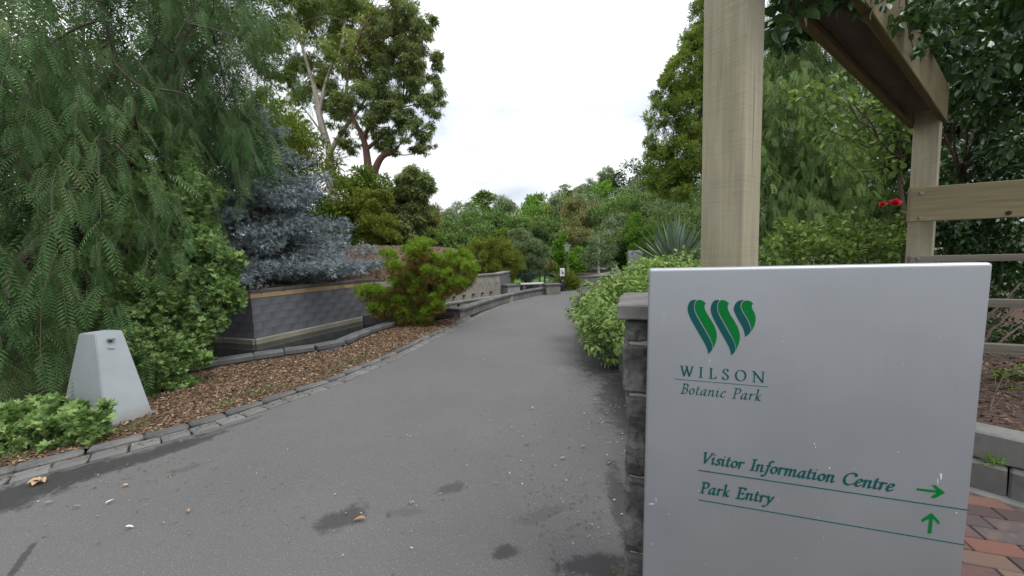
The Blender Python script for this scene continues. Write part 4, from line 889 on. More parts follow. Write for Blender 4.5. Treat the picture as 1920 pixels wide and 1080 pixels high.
k = pb[1] / FPX; hz = P(1054, 503, pb[1])[2]; lz = P(1054, 518, pb[1])[2]
link('sign_plate', box_mesh('sign_plate', (8.6 * k, .03, hz - lz), M['white'], .012, 2), ps, None, (0, -.03, (hz + lz) / 2))
bm = bmesh.new(); zc = (hz + lz) / 2
for c, s in (((-.01, 0, zc + .03), (.035, .008, .13)), ((.02, 0, zc - .045), (.09, .008, .035)), ((.045, 0, zc - .015), (.03, .008, .05))): bm_box(bm, (c[0], -.052 + (.0 if s[0] < .04 else .001), c[2]), s)
link('pictogram', bmmesh('pictogram', bm, M['navy']), ps)
link('post', box_mesh('post', (.07, .05, lz), M['black'], .006), ps, None, (0, 0, lz / 2)); link('collar', tube_mesh('collar', [([(0, 0, 0.0), (0, 0, .40), (0, 0, .46), (0, 0, .5)], [.12, .11, .09, .05])], M['black'], 10), ps)
disc('reflector', (0, -.09, lz * .56), .055, M['white'], ps, (0, -1, 0))
for t_, a_, b_ in ((lampt, 'lantern_roof', 'lantern'), (ps, 'pictogram', 'sign_plate'), (ps, 'collar', 'post')):
    kids = {o.name.split('.')[0]: o for o in t_.children}; sub(kids[a_], kids[b_])
fp = [P(962, 520, 16.5)[:2], P(1012, 520, 16.5)[:2]]; fe = thing('metal_fence', 'dark green metal picket fence on the lawn behind the stone basin', 'fence')
ftop, fbot = P(985, 512.5, 16.5)[2], .12
for q in np.linspace(0, 1, 4): 
    c = fp[0] + (fp[1] - fp[0]) * q; link('fence_post', box_mesh('fence_post', (.07, .07, ftop + .1), M['green_metal'], .006), fe, None, (*c, (ftop + .1) / 2))
c = (fp[0] + fp[1]) / 2; LF = np.linalg.norm(fp[1] - fp[0])
for z in (ftop - .04, fbot): link('fence_rail', box_mesh('fence_rail', (LF, .035, .045), M['green_metal'], .004), fe, None, (*c, z))
bm = bmesh.new()
for q in np.linspace(.02, .98, 24): bm_box(bm, ((q - .5) * LF, 0, (ftop + fbot) / 2), (.016, .016, ftop - fbot - .04))
setp(link('fence_bars', bmmesh('fence_bars', bm, M['green_metal']), fe, None, (*c, 0)), kind='stuff')
hr = thing('handrail', 'dark green double handrail sloping down right of the picket fence', 'handrail'); h0, h1 = P(1021, 510, 17.2), P(1050, 524, 16.9)
link('handrail_post', box_mesh('handrail_post', (.07, .07, h0[2]), M['green_metal'], .006), hr, None, (h0[0], h0[1], h0[2] / 2))
link('handrail_post', box_mesh('handrail_post', (.05, .05, max(.2, h1[2])), M['green_metal'], .006), hr, None, (h1[0], h1[1], max(.2, h1[2]) / 2))
for dz in (0, -.22): link('rail', tube_mesh('rail', [(bez([h0 + [0, 0, dz - .02], (h0 + h1) / 2 + [0, 0, dz + .06], h1 + [0, 0, dz * .6]], 6), np.full(13, .028))], M['green_metal'], 6), hr)
mb = P(1191, 505, 12.5); mon = thing('stone_monument', 'upright grey stone slab with plaque text beside the yucca', 'monument', (mb[0], mb[1], .3), .1)
mh = P(1191, 470, 12.5)[2] - .3; mw = 26 * 12.5 / FPX
link('slab', rough_block('slab', (mw, .16, mh), M['granite'], 3, .004, 2, 4, .012), mon, None, (0, 0, mh / 2))
bm = bmesh.new()
for q in range(6): bm_box(bm, (.0 + .01 * (q % 2), -.083, mh - .28 - q * .05), ((.2, .16, .22, .18, .2, .14)[q], .004, .014))
link('plaque_text', bmmesh('plaque_text', bm, M['wallblock']), mon); disc('emblem', (-mw * .3, -.084, mh - .1), .03, M['black'], mon, (0, -1, 0))

# ------------------------------------------------------------------ trees and shrubs
T_DIA = leaf_diamond(.42); T_NARROW = leaf_diamond(.2); T_OV = leaf_ovate(); T_ROS = rosette(leaf_diamond(.5, .15), 8, .5, 2); T_ROS5 = rosette(leaf_diamond(.6, .12), 5, .7, 4)
T_FROND = pinnate(10, .18, .15); T_FROND_S = pinnate(6, .26, .3); T_TUFT = tuft(30, .05, 3); T_HANG = hanger(7, 5, .2); T_SPRAY = compose(leaf_diamond(.3), [((0, .12 * i, 0), (math.cos(i * 2.4) * .8, .8, math.sin(i * 2.4) * .8), (0, 0.3, 1), .45) for i in range(7)])

def weeping(name, clumps, nst, L, fl, T, mat, parent, seed, step=.055, ymin=None, zmin=.15):
    """hanging strands of fronds falling from the upper shell of each clump, with their thin stems"""
    rng = np.random.default_rng(seed); pos, out = blobs(clumps, nst, rng, 8, .45, .72)
    PP, YY, SS, st, RR = [], [], [], [], []
    for p, o in zip(pos, out):
        ln = rng.uniform(*L); n = max(4, int(ln / step)); u = np.linspace(0, 1, n); h = unit(np.array([o[0], o[1], 0]) + rng.normal(0, .3, 3) * [1, 1, 0]); sp = rng.uniform(.15, .5)
        pts = p + h * (sp * ln * (u ** .6))[:, None] + np.array([0, 0, -1.0]) * (ln * u ** 1.5)[:, None]; pts[:, :2] += (rng.normal(0, .012, (n, 2))).cumsum(0) * .5
        ok = pts[:, 2] > zmin
        if ok.sum() < 3: continue
        pts = pts[ok]; n = len(pts); st.append((pts[::2] if n > 5 else pts, np.full(len(pts[::2] if n > 5 else pts), .0035)))
        a = rng.uniform(0, 6.283) + np.arange(n) * 2.6 + rng.normal(0, .5, n); d = np.stack([np.cos(a) * .75, np.sin(a) * .75, -1.0 + rng.normal(0, .3, n)], 1)
        PP.append(pts); YY.append(d); SS.append(rng.uniform(.7, 1.2, n) * fl); RR.append(np.clip(rng.normal(.4, .2) + rng.normal(0, .13, n), 0, 1))
    PP, YY, SS, RR = map(np.concatenate, (PP, YY, SS, RR)); R = frames(YY, np.stack([YY[:, 0], YY[:, 1], np.full(len(YY), .9)], 1) + rng.normal(0, .35, YY.shape))
    V, F, A = scatter(T, PP, R, SS, rng, RR); o = link(name, npmesh(name, V, F, mat, A), parent)
    Vs, Fs = tubes(st, 3); link('hanging_twigs', npmesh('hanging_twigs', Vs, [Fs], M['twig']), parent); return o

# the big pepper tree on the left
pt = thing('pepper_tree', 'huge weeping tree with fine feathery hanging leaves filling the left side', 'tree', (-7.2, 6.2, 0))
def world_child(o):   # geometry was made in world space: undo the parent's place
    o.matrix_parent_inverse = Matrix.Translation(-Vector(o.parent.location)) if o.parent else Matrix(); return o
def wc(t):
    for o in t.children:
        if not o.get('_l'): o.matrix_parent_inverse = Matrix.Translation(-Vector(t.location))
near = [clump(*c) for c in ((60, 130, 150, 5), (200, 90, 160, 5.3), (70, 380, 140, 4.3), (190, 310, 150, 4.8), (310, 170, 130, 6), (370, 90, 105, 6.8), (370, 210, 75, 7.0), (90, 520, 130, 4.1), (230, 450, 90, 4.9), (-60, 300, 190, 4.6), (-40, 580, 140, 4.0), (330, 50, 130, 6.4), (150, -90, 200, 5.6), (340, -70, 160, 6.5), (425, 20, 60, 7.6), (425, 150, 50, 7.6), (60, 640, 70, 4.0), (150, 590, 60, 4.25), (390, -40, 90, 7))]
weeping('crown', near, 560, (.5, 1.25), .36, T_FROND, M['pepper'], pt, 1, .085)
back = [clump(*c) for c in ((80, 200, 200, 7), (250, 180, 180, 7.4), (60, 450, 200, 6.3), (240, 430, 140, 6.9), (370, 130, 105, 8.4), (-120, 350, 250, 6.5), (180, -60, 220, 7.5), (370, -60, 130, 8.5), (410, 260, 45, 8.2), (330, 320, 80, 7.6), (60, 600, 120, 5.6))]
weeping('inner_crown', back, 520, (.6, 1.5), .42, T_FROND_S, M['pepper'], pt, 2, .10)
br = []; base = np.array([-7.2, 6.2, 0]); fork = np.array([-6.9, 6.1, 1.9]); br.append(limb(base - [0, 0, .3], fork, .36, .27, .05, 9, 1))
for i, (px, py, Y) in enumerate(((200, 40, 5.4), (60, 120, 5), (350, 60, 6.3), (430, 60, 7.2), (90, 420, 4.7), (200, 300, 5.2), (-80, 250, 5), (300, 180, 6.4), (380, 220, 7.2), (250, 480, 5.6), (20, 560, 4.6))):
    e = P(px, py, Y); mid = fork + (e - fork) * .55 + [0, 0, .5]; br.append(limb(fork, mid, .15, .075, .1, 8, i)); br.append(limb(mid, e, .075, .014, .14, 9, i + 30))
    for q in range(3):
        rr = np.random.default_rng(i * 7 + q); s = mid + (e - mid) * rr.uniform(.3, .9); br.append(limb(s, s + rr.normal(0, .45, 3) + [.2, -.2, .1], .022, .006, .15, 6, i * 3 + q))
for pts_ in (((100, 78), (150, 50), (200, 40), (260, 60)), ((95, 80), (150, 100), (180, 120), (240, 150)), ((330, 75), (350, 40), (375, 5)), ((355, 45), (400, 55), (450, 70)), ((215, 120), (260, 160), (330, 200)), ((190, 260), (220, 275), (260, 310)), ((170, 300), (190, 290), (195, 275)), ((300, 168), (330, 172), (352, 178))):
    pts3 = bez([P(x, y, 4.75 + .0012 * x) for x, y in pts_], 6); br.append((pts3, np.linspace(.016, .005, len(pts3))))
link('trunk', tube_mesh('trunk', br, M['bark'], 7), pt); wc(pt)

def shrub(name, label, cat, clumps, n, T, size, mat, seed, base=None, mode='out', group=None, sub=14, subr=.36, shell=.82, jitter=.55, stems=5, smat='twig', r0=.03):
    b = base if base is not None else np.array([clumps[0][0][0], clumps[0][0][1], 0.0])
    t = thing(name, label, cat, tuple(b), 0, group); crown('foliage', clumps, n, T, size, M[mat], t, seed, mode, sub, subr, shell, jitter)
    rng = np.random.default_rng(seed); paths = []
    for c, r in clumps:
        for q in range(max(1, stems // len(clumps))): paths.append(limb(b + np.r_[rng.normal(0, .06, 2), -.05], c + rng.normal(0, .25, 3) * np.mean(r), r0, r0 * .25, .12, 7, seed * 5 + q))
    link('stem', tube_mesh('stem', paths, M[smat], 6), t); wc(t); return t
cl_ = lambda L: [clump(*c) for c in L]
shrub('pale_leaf_shrub', 'tall light green leafy shrub spilling over the pool end under the weeping tree', 'shrub', cl_(((300, 300, 60, 6.2), (330, 370, 70, 6.0), (385, 500, 62, 5.8), (330, 560, 85, 5.6), (398, 560, 50, 5.7), (290, 450, 80, 5.8), (260, 570, 60, 5.2), (345, 440, 55, 5.9), (375, 600, 42, 5.5), (365, 635, 38, 5.4), (325, 640, 55, 5.3), (300, 600, 60, 5.3))), 13000, T_ROS, .062, 'pitto', 11, np.array([-5.2, 5.8, 0]), sub=30, subr=.30, shell=.86, stems=9, r0=.02)
shrub('rounded_shrub', 'rounded pale green shrub on the mulch just right of the grey cabinet', 'shrub', cl_(((312, 690, 62, 4.75), (285, 655, 52, 4.75), (340, 695, 40, 4.8), (310, 735, 40, 4.65))), 4200, T_ROS, .056, 'pitto', 12, np.array([-4.35, 4.8, 0]), sub=22, subr=.32, stems=8)
shrub('low_shrub', 'low pale green shrub at the kerb in front of the grey cabinet', 'shrub', cl_(((30, 810, 62, 3.3), (110, 805, 50, 3.3), (162, 785, 36, 3.3), (-40, 840, 60, 3.1), (80, 780, 45, 3.5), (175, 815, 22, 3.25))), 2200, T_ROS, .062, 'pitto', 13, np.array([-4.1, 3.35, 0]), sub=20, subr=.34, stems=10, r0=.016)

# blue-grey conifer above the pool wall
bt_ = np.array([-6.5, 9.9, .95]); blue = thing('blue_conifer', 'spreading blue grey conifer on the raised bed above the pool wall', 'tree', tuple(bt_))
rng = np.random.default_rng(21); tips, bpaths = [], []
Ht = 4.7; bpaths.append(limb(bt_ - [0, 0, .1], bt_ + [0, 0, Ht], .12, .02, .02, 10, 3))
for i in range(270):
    z = np.clip((rng.integers(0, 11) / 10.5) ** 1.25 + rng.normal(0, .018), 0, .97); a = rng.uniform(0, 6.283); R_ = (2.75 * (1 - z) ** .85 + .2) * rng.uniform(.5, 1.14); s = bt_ + [0, 0, Ht * z]
    e = s + [math.cos(a) * R_, math.sin(a) * R_, rng.uniform(-.45, .15) - .35 * (z < .12)]
    e[2] = max(e[2], 1.3 + .2 * (e[0] > -5.2)); pts, rad = limb(s, e, .028 * (1.1 - z), .005, .06, 8, i); bpaths.append((pts, rad))
    for k in range(int(28 * R_ / 1.5) + 6):
        u = rng.uniform(.3, 1.03) ** .75; q = s + (e - s) * u; side = np.array([-(e - s)[1], (e - s)[0], 0]) / (R_ + .01)
        tips.append((q + side * rng.normal(0, .24 * R_ * .5 * (1.15 - u * .6)) + [0, 0, rng.normal(0, .05)], unit(e - s) + [0, 0, .25] + rng.normal(0, .45, 3)))
tips = [t for t in tips if t[0][2] > 1.02 + .25 * max(0, (t[0][0] + 5.2)) ]; tp = np.array([t[0] for t in tips]); td = np.array([t[1] for t in tips])
def rep(tp, td, k, sp, rng): 
    return np.repeat(tp, k, 0) + rng.normal(0, sp, (len(tp) * k, 3)) * [1, 1, .6], np.repeat(td, k, 0) + rng.normal(0, .45, (len(tp) * k, 3))
tp, td = rep(tp, td, 3, .08, rng); R = frames(td, rng.normal(size=td.shape)); V, F, A = scatter(tuft(10, .15, 8), tp, R, rng.uniform(.08, .16, len(tp)), rng)
link('crown', npmesh('crown', V, F, M['blue'], A), blue); link('trunk', tube_mesh('trunk', bpaths, M['bark'], 5), blue); wc(blue)

# small fresh-green pine by the low wall
ppx = [(270, 310, 26), (300, 370, 20), (450, 260, 30), (490, 240, 22), (400, 290, 22), (430, 320, 24), (640, 320, 26), (720, 320, 24), (680, 350, 24), (760, 390, 22), (740, 430, 26), (570, 350, 24), (440, 400, 22), (380, 440, 22), (130, 530, 24), (190, 520, 22), (240, 545, 22), (195, 630, 22), (240, 610, 20), (330, 580, 26), (380, 600, 26), (350, 650, 26), (440, 640, 24), (500, 640, 22), (430, 690, 20), (560, 430, 24), (620, 480, 22), (660, 470, 24), (600, 510, 22), (500, 400, 24), (620, 420, 22), (700, 470, 22), (650, 400, 20), (520, 320, 18), (540, 560, 20), (300, 620, 22), (430, 520, 24), (400, 560, 22), (480, 560, 22), (380, 500, 22), (330, 470, 22), (450, 470, 20), (360, 690, 18), (480, 690, 18), (560, 600, 20)]
pb_ = np.array([*G(800, 606)[:2], 0]); pine = thing('dwarf_pine', 'small irregular pine with bright green tufts on the mulch by the low wall', 'tree', tuple(pb_))
rng = np.random.default_rng(31); gt, gd, bp_, bd_, paths = [], [], [], [], []
hub = pb_ + [-.05, .05, .75]; paths.append(limb(pb_ - [0, 0, .1], hub, .09, .07, .08, 7, 2))
ctr = P(790, 535, pb_[1])
for i, (cx, cy, r) in enumerate(ppx + [(x + 22, y + 12, r_ * .85) for x, y, r_ in ppx]):
    Y = pb_[1] + (rng.uniform(-.75, .75) if i < len(ppx) else rng.uniform(-.95, -.25)); c = P(640 + cx / 3.177, 380 + cy / 3.177, Y); rr = r * 1.55 / 3.177 * Y / FPX
    j = hub + (c - hub) * rng.uniform(.25, .5) + rng.normal(0, .08, 3); j[2] = min(j[2], c[2]); paths += [limb(hub + [0, 0, rng.uniform(-.35, .5)], j, .035, .022, .1, 6, i), limb(j, c - [0, 0, rr * .3], .022, .008, .12, 6, i + 50)]
    n = 90; d = unit(rng.normal(size=(n, 3)) + [0, 0, .5]); gt.append(c + d * rr * rng.uniform(.35, 1.05, (n, 1)) * [1.25, 1.25, .8]); gd.append(d + [0, 0, .8])
    n = 80; t = rng.random((n, 1)) ** .6; q = j + (c - [0, 0, rr] - j) * t; d = unit(rng.normal(size=(n, 3))); bp_.append(q + d * rr * .7 * [1.2, 1.2, .7]); bd_.append(d + unit(c - j) * .7)
gt, gd, bp_, bd_ = map(np.concatenate, (gt, gd, bp_, bd_))
V, F, A = scatter(tuft(24, .06, 6, .8), gt, frames(gd, rng.normal(size=gd.shape)), rng.uniform(.08, .13, len(gt)), rng); link('crown', npmesh('crown', V, F, M['pinegreen'], A), pine)
V, F, A = scatter(tuft(20, .06, 7, 1.), bp_, frames(bd_, rng.normal(size=bd_.shape)), rng.uniform(.09, .15, len(bp_)), rng); link('old_needles', npmesh('old_needles', V, F, M['pinebrown'], A), pine)
link('trunk', tube_mesh('trunk', paths, M['redbark'], 6), pine); wc(pine)
sg = thing('grass_tuft', 'small strappy green tuft on the bed right of the blue conifer', 'plant', (*P(700, 522, 11.6)[:2], 1.0))
rng = np.random.default_rng(9); n = 70; d = unit(rng.normal(size=(n, 3)) * [1, 1, .2] + [0, 0, .75]); V, F, A = scatter(leaf_diamond(.06), rng.normal(0, .12, (n, 3)) * [1, 1, .1], frames(d, np.array([0, 0, 1.]) + rng.normal(0, .2, (n, 3))), rng.uniform(.3, .5, n), rng); link('leaves', npmesh('leaves', V, F, M['bright'], A), sg)

shrub('backdrop_bush', 'dense dark green bush behind the weeping tree at far left', 'bush', cl_(((60, 480, 150, 8.5), (-80, 520, 150, 8), (220, 500, 110, 9), (120, 330, 130, 9.5), (-50, 330, 150, 9), (330, 430, 90, 11), (400, 450, 70, 12.5), (300, 260, 100, 11), (160, 180, 100, 11), (420, 350, 70, 13), (90, 60, 150, 10.5), (250, 30, 120, 11), (-70, 100, 150, 10), (380, 60, 70, 12))), 20000, T_DIA, .2, 'midgreen', 14, np.array([-9.5, 9.6, 0]), sub=14, stems=10, r0=.08)
shrub('backdrop_bush', 'dark green bush on the mound directly behind the blue conifer', 'bush', cl_(((450, 430, 70, 14), (520, 420, 70, 14.5), (580, 430, 60, 15), (620, 450, 45, 15.5), (470, 360, 60, 14.5), (540, 370, 50, 15), (400, 470, 60, 13.5))), 11000, T_DIA, .18, 'darkgreen', 15, np.array([-8.6, 14.4, 1.9]), sub=14, stems=7, r0=.06)
# eucalypts behind
def tree(name, label, trunk_pts, r0, clumps, n, T, size, mat, bmat, seed, mode='hang', group=None, sub=9, subr=.42, cat='tree', shell=.78, r1=.35, extra=(), jit=.6, branches=True):
    tpts = bez(trunk_pts, 6); b = tpts[0]; t = thing(name, label, cat, tuple(b), 0, group); tp = tpts
    crown('crown', clumps, n, T, size, M[mat], t, seed, mode, sub, subr, shell, jit); paths = [(tp, np.linspace(r0, r0 * r1, len(tp)))]
    rng = np.random.default_rng(seed)
    for e in extra: q = bez(e[0], 6); paths.append((q, np.linspace(e[1], e[2], len(q))))
    if branches:
        for i, (c, r) in enumerate(clumps):
            cand = np.concatenate([tp[len(tp) // 3:]] + [bez(e[0], 6) for e in extra]) if len(extra) else tp[len(tp) // 3:]
            dd = np.linalg.norm(cand - c, axis=1) + 2.0 * np.maximum(0, cand[:, 2] - c[2] + .3); s = cand[dd.argmin()]; L = np.linalg.norm(c - s); rr = max(.015, r0 * .22 * min(1, L / 3))
            paths.append(limb(s, c, rr, rr * .3, .12, 8, seed + i))
            for q in range(3): e = c + rng.normal(size=3) * np.mean(r) * .6; paths.append(limb(s + (c - s) * rng.uniform(.4, .95), e, rr * .4, rr * .12, .15, 6, seed * 3 + i * 5 + q))
    link('trunk', tube_mesh('trunk', paths, M[bmat], 7), t); wc(t); return t
PP = lambda L, Y: [P(x, y, Y) for x, y in L]
YE = 21.0
eb = P(628, 420, YE); eb[2] = 1.0
tree('gum_tree', 'tall gum tree with pale smooth forked trunk behind the blue conifer', [eb] + PP(((623, 350), (618, 290), (612, 260)), YE), .34,
     cl_([(560, 50, 75, 21), (620, 30, 70, 21.5), (510, 100, 50, 20.5), (700, 60, 60, 21), (660, 100, 55, 20.5), (520, 195, 45, 20.5), (560, 150, 45, 22), (545, 240, 40, 20.5), (600, 185, 40, 22), (640, 150, 50, 22), (580, -30, 90, 22), (480, 40, 60, 22), (660, 10, 60, 22), (640, 220, 30, 21.5), (495, 255, 35, 21), (700, 125, 45, 21.5), (740, 95, 40, 21)]), 15500, T_HANG, .26, 'gum', 'gumbark', 41, 'hang', sub=20, subr=.27, shell=.75,
     extra=[(PP(((613, 268), (600, 220), (590, 165), (585, 140)), YE), .2, .1), (PP(((616, 290), (640, 250), (665, 215), (690, 180)), YE), .15, .06), (PP(((590, 165), (570, 100), (560, 50)), YE), .11, .05), (PP(((600, 205), (615, 140), (640, 90)), YE), .1, .04), (PP(((607, 255), (590, 230), (560, 190)), YE), .07, .03)])
eb2 = P(694, 430, 20.0); eb2[2] = 1.2
tree('dark_gum_tree', 'dark gum tree with reddish bent trunk right of the pale gum', [eb2] + PP(((694, 350), (690, 310), (684, 270), (672, 240)), 20), .30,
     cl_([(745, 60, 55, 20), (790, 110, 42, 20), (800, 170, 36, 20), (815, 195, 25, 20), (740, 150, 50, 20.5), (760, 110, 45, 20.5), (690, 190, 45, 20), (720, 220, 42, 20), (660, 260, 30, 20.5), (775, 255, 32, 20), (795, 240, 24, 20), (650, 200, 34, 20.5), (735, 265, 34, 20.5), (715, 10, 45, 20.5), (795, 45, 25, 20), (750, 20, 35, 20), (800, 275, 18, 20), (745, 200, 40, 20)]), 11800, T_HANG, .24, 'gumdark', 'redbark', 42, 'hang', sub=18, subr=.27,
     extra=[(PP(((700, 325), (715, 295), (735, 285)), 20), .2, .12), (PP(((686, 280), (705, 265), (730, 240)), 20), .12, .05), (PP(((680, 262), (700, 230), (760, 190)), 20), .13, .05), (PP(((672, 242), (650, 190), (655, 120)), 20), .12, .05), (PP(((705, 330), (725, 335), (735, 345)), 20), .06, .03)])
# shrubs and smaller trees between the gums and the mound
def small(name, label, clumps, n, T, size, mat, seed, mode='out', group=None, h0=.4, bmat='bark', sub=12, subr=.38, r0=.1, shell=.8, cat='tree'):
    c0 = clumps[0][0]; zb = min(c[0][2] - c[1][2] for c in clumps); b = np.array([c0[0], c0[1], h0 if h0 < zb + .5 else zb - .2]); top = max((c[0] for c in clumps), key=lambda q: q[2])
    return tree(name, label, [b, (b + top) / 2 + [.05, 0, 0], top], r0, clumps, n, T, size, mat, bmat, seed, mode, group, sub, subr, cat, shell)
small('yellow_green_tree', 'yellow green feathery tree between the weeping tree and the pale gum trunk', cl_([(560, 250, 50, 16), (520, 230, 45, 16), (590, 300, 45, 16), (480, 260, 50, 16.5), (545, 320, 50, 16), (600, 340, 40, 16), (500, 320, 55, 16.5)]), 9000, T_NARROW, .26, 'yelgreen', 51, 'out', h0=1.2)
small('olive_conifer', 'upright olive yellow conifer on the mound under the dark gum', cl_([(712, 420, 34, 17), (705, 395, 26, 17), (722, 440, 26, 16.8), (698, 440, 28, 17), (690, 380, 25, 17.2), (716, 375, 18, 17)]), 9000, T_SPRAY, .2, 'olive', 52, 'up', h0=1.9)
small('drooping_tree', 'dark drooping leafy tree at the right edge of the gum group', cl_([(760, 380, 36, 18), (775, 340, 32, 18), (760, 425, 34, 18), (795, 355, 22, 18), (790, 335, 18, 18), (745, 350, 24, 18), (780, 395, 26, 18), (745, 440, 26, 18)]), 9000, T_HANG, .26, 'gumdark', 53, 'hang', h0=1.8)
small('mound_bush', 'dark mixed green bushes under the pale gum trunk behind the blue conifer', cl_([(650, 370, 40, 18.5), (670, 410, 45, 18.5), (640, 430, 40, 18.5), (690, 350, 35, 19), (620, 400, 40, 18.5), (665, 340, 28, 19), (720, 345, 22, 19)]), 11000, T_DIA, .2, 'wattle', 54, 'out', h0=1.8)
small('low_mound_shrub', 'leafy green shrub on the crest of the mound behind the pine', cl_([(800, 455, 26, 19), (825, 462, 20, 19), (845, 465, 22, 19.5)]), 3500, T_DIA, .2, 'midgreen', 55, 'out', h0=1.2, cat='shrub')
small('russet_shrub', 'thin russet green shrub on the mound beside the drooping tree', cl_([(805, 430, 22, 19.5), (812, 400, 18, 19.5), (800, 455, 20, 19.5)]), 2500, T_NARROW, .22, 'russet', 56, 'out', h0=1.2, cat='shrub')
small('dome_shrub', 'dense dome shaped olive brown shrub behind the stained wall', cl_([(920, 496, 54, 16, 52), (905, 488, 40, 15.9, 40), (940, 490, 38, 15.9, 40), (925, 520, 40, 15.8)]), 20000, T_SPRAY, .12, 'olive', 57, 'up', h0=.0, cat='shrub', sub=60, subr=.17, shell=.92)
small('silver_shrub', 'silvery grey green rounded shrub right of the olive dome shrub', cl_([(985, 470, 30, 17.5), (1000, 490, 26, 17.5), (975, 455, 24, 17.8), (1008, 475, 20, 17.6), (985, 505, 30, 17.4)]), 9000, T_SPRAY, .17, 'greygreen', 58, 'up', h0=.0, cat='shrub', sub=18, subr=.32)
small('bright_sapling', 'bright green bushy sapling behind the white path sign', cl_([(1052, 470, 18, 23), (1045, 490, 22, 23), (1060, 500, 20, 23), (1075, 485, 22, 23.5), (1080, 505, 20, 23.5), (1055, 455, 12, 23), (1035, 500, 14, 22.5)]), 7000, T_DIA, .18, 'bright', 59, 'out', h0=.0)
small('lily_clump', 'strappy green and rusty clump at the foot of the path sign', cl_([(1066, 531, 11, 17), (1058, 536, 8, 16.8)]), 900, leaf_diamond(.09), .5, 'yelgreen', 60, 'up', h0=.0, cat='plant', r0=.03)
small('pink_shrub', 'rusty tinted small shrub left of the bright sapling', cl_([(1030, 500, 12, 21), (1022, 508, 10, 21)]), 1600, T_DIA, .14, 'russet', 61, 'out', h0=.0, cat='shrub', r0=.04)
small('low_green_shrub', 'low bright shrub in front of the silvery shrub on the lawn', cl_([(985, 508, 20, 20.6), (970, 500, 16, 20.6), (1002, 506, 14, 20.6)]), 2500, T_DIA, .15, 'bright', 62, 'out', h0=.0, cat='shrub', r0=.05)
bc = P(1123, 521, 21.5); bc[2] = .3
tree('birch_sapling', 'slender birch with white trunk and airy pale crown by the far path', [bc] + PP(((1122, 490), (1124, 465), (1122, 445)), 21.5), .075, cl_([(1122, 470, 24, 21.5), (1110, 490, 20, 21.5), (1138, 488, 20, 21.5), (1118, 450, 16, 21.5), (1100, 475, 14, 21.5), (1145, 470, 14, 21.5)]), 3000, T_DIA, .13, 'greygreen', 'birchbark', 63, 'out', sub=14)

# the wooded slope behind: every tree its own crown and trunk
BG = {'mid': ('bushy mid green tree in the wooded slope behind the park', 'midgreen', T_DIA, 'out'), 'grey': ('grey green fine leaved tree in the wooded slope behind the park', 'greygreen', T_NARROW, 'hang'), 'bri': ('bright green tree in the wooded slope behind the park', 'bright', T_DIA, 'out'), 'rus': ('russet tinged tree in the wooded slope behind the park', 'russet', T_NARROW, 'hang'), 'drk': ('dark spreading tree in the wooded slope behind the park', 'darkgreen', T_DIA, 'out'), 'wat': ('olive green tree in the wooded slope behind the park', 'wattle', T_DIA, 'out')}
bgl = [  # px centre, top, half width, Y, kind
 (800, 400, 40, 40, 'mid'), (835, 398, 36, 42, 'grey'), (870, 385, 42, 44, 'grey'), (905, 385, 40, 46, 'mid'), (935, 378, 34, 50, 'grey'), (880, 410, 40, 36, 'mid'), (845, 425, 40, 33, 'mid'), (925, 405, 34, 36, 'mid'), (985, 382, 42, 40, 'bri'), (965, 410, 36, 34, 'mid'), (1000, 405, 36, 37, 'mid'), (1015, 395, 30, 46, 'wat'),
 (1045, 372, 36, 48, 'grey'), (1065, 375, 38, 44, 'rus'), (1040, 415, 40, 36, 'mid'), (1100, 385, 36, 42, 'rus'), (1075, 420, 34, 34, 'rus'), (1110, 375, 34, 50, 'grey'), (1130, 395, 36, 38, 'mid'), (1160, 370, 40, 46, 'mid'), (1150, 410, 36, 34, 'grey'), (1190, 365, 42, 40, 'mid'), (1130, 350, 34, 56, 'bri'), (1185, 345, 36, 52, 'grey'), (1230, 360, 40, 40, 'mid'),
 (1160, 330, 50, 58, 'drk'), (1190, 312, 48, 58, 'drk'), (1222, 298, 44, 58, 'drk'), (1100, 350, 28, 66, 'grey'), (1140, 325, 32, 70, 'grey'), (1060, 372, 30, 60, 'grey'), (1095, 440, 30, 30, 'rus'), (1195, 415, 30, 26, 'bri'), (1215, 430, 30, 25, 'bri'), (1175, 440, 28, 27, 'mid'), (1100, 470, 24, 27, 'drk'), (1165, 480, 26, 27, 'drk'), (1140, 460, 26, 29, 'mid'), (1040, 450, 26, 29, 'mid'), (1010, 440, 28, 29, 'drk'), (900, 430, 34, 30, 'mid'), (955, 440, 30, 29, 'wat'), (820, 440, 30, 30, 'wat'), (860, 450, 30, 27, 'mid'), (1260, 370, 50, 30, 'grey'), (1290, 330, 50, 33, 'mid'), (1235, 345, 44, 42, 'mid'), (1330, 350, 60, 34, 'grey'), (1265, 330, 44, 46, 'grey'), (1245, 400, 40, 27, 'mid'), (1300, 400, 44, 28, 'mid'), (1080, 365, 34, 56, 'grey'), (1120, 360, 34, 52, 'mid'), (955, 380, 34, 54, 'grey'), (1010, 378, 30, 56, 'mid')]
rng = np.random.default_rng(77)
seen_ = set()
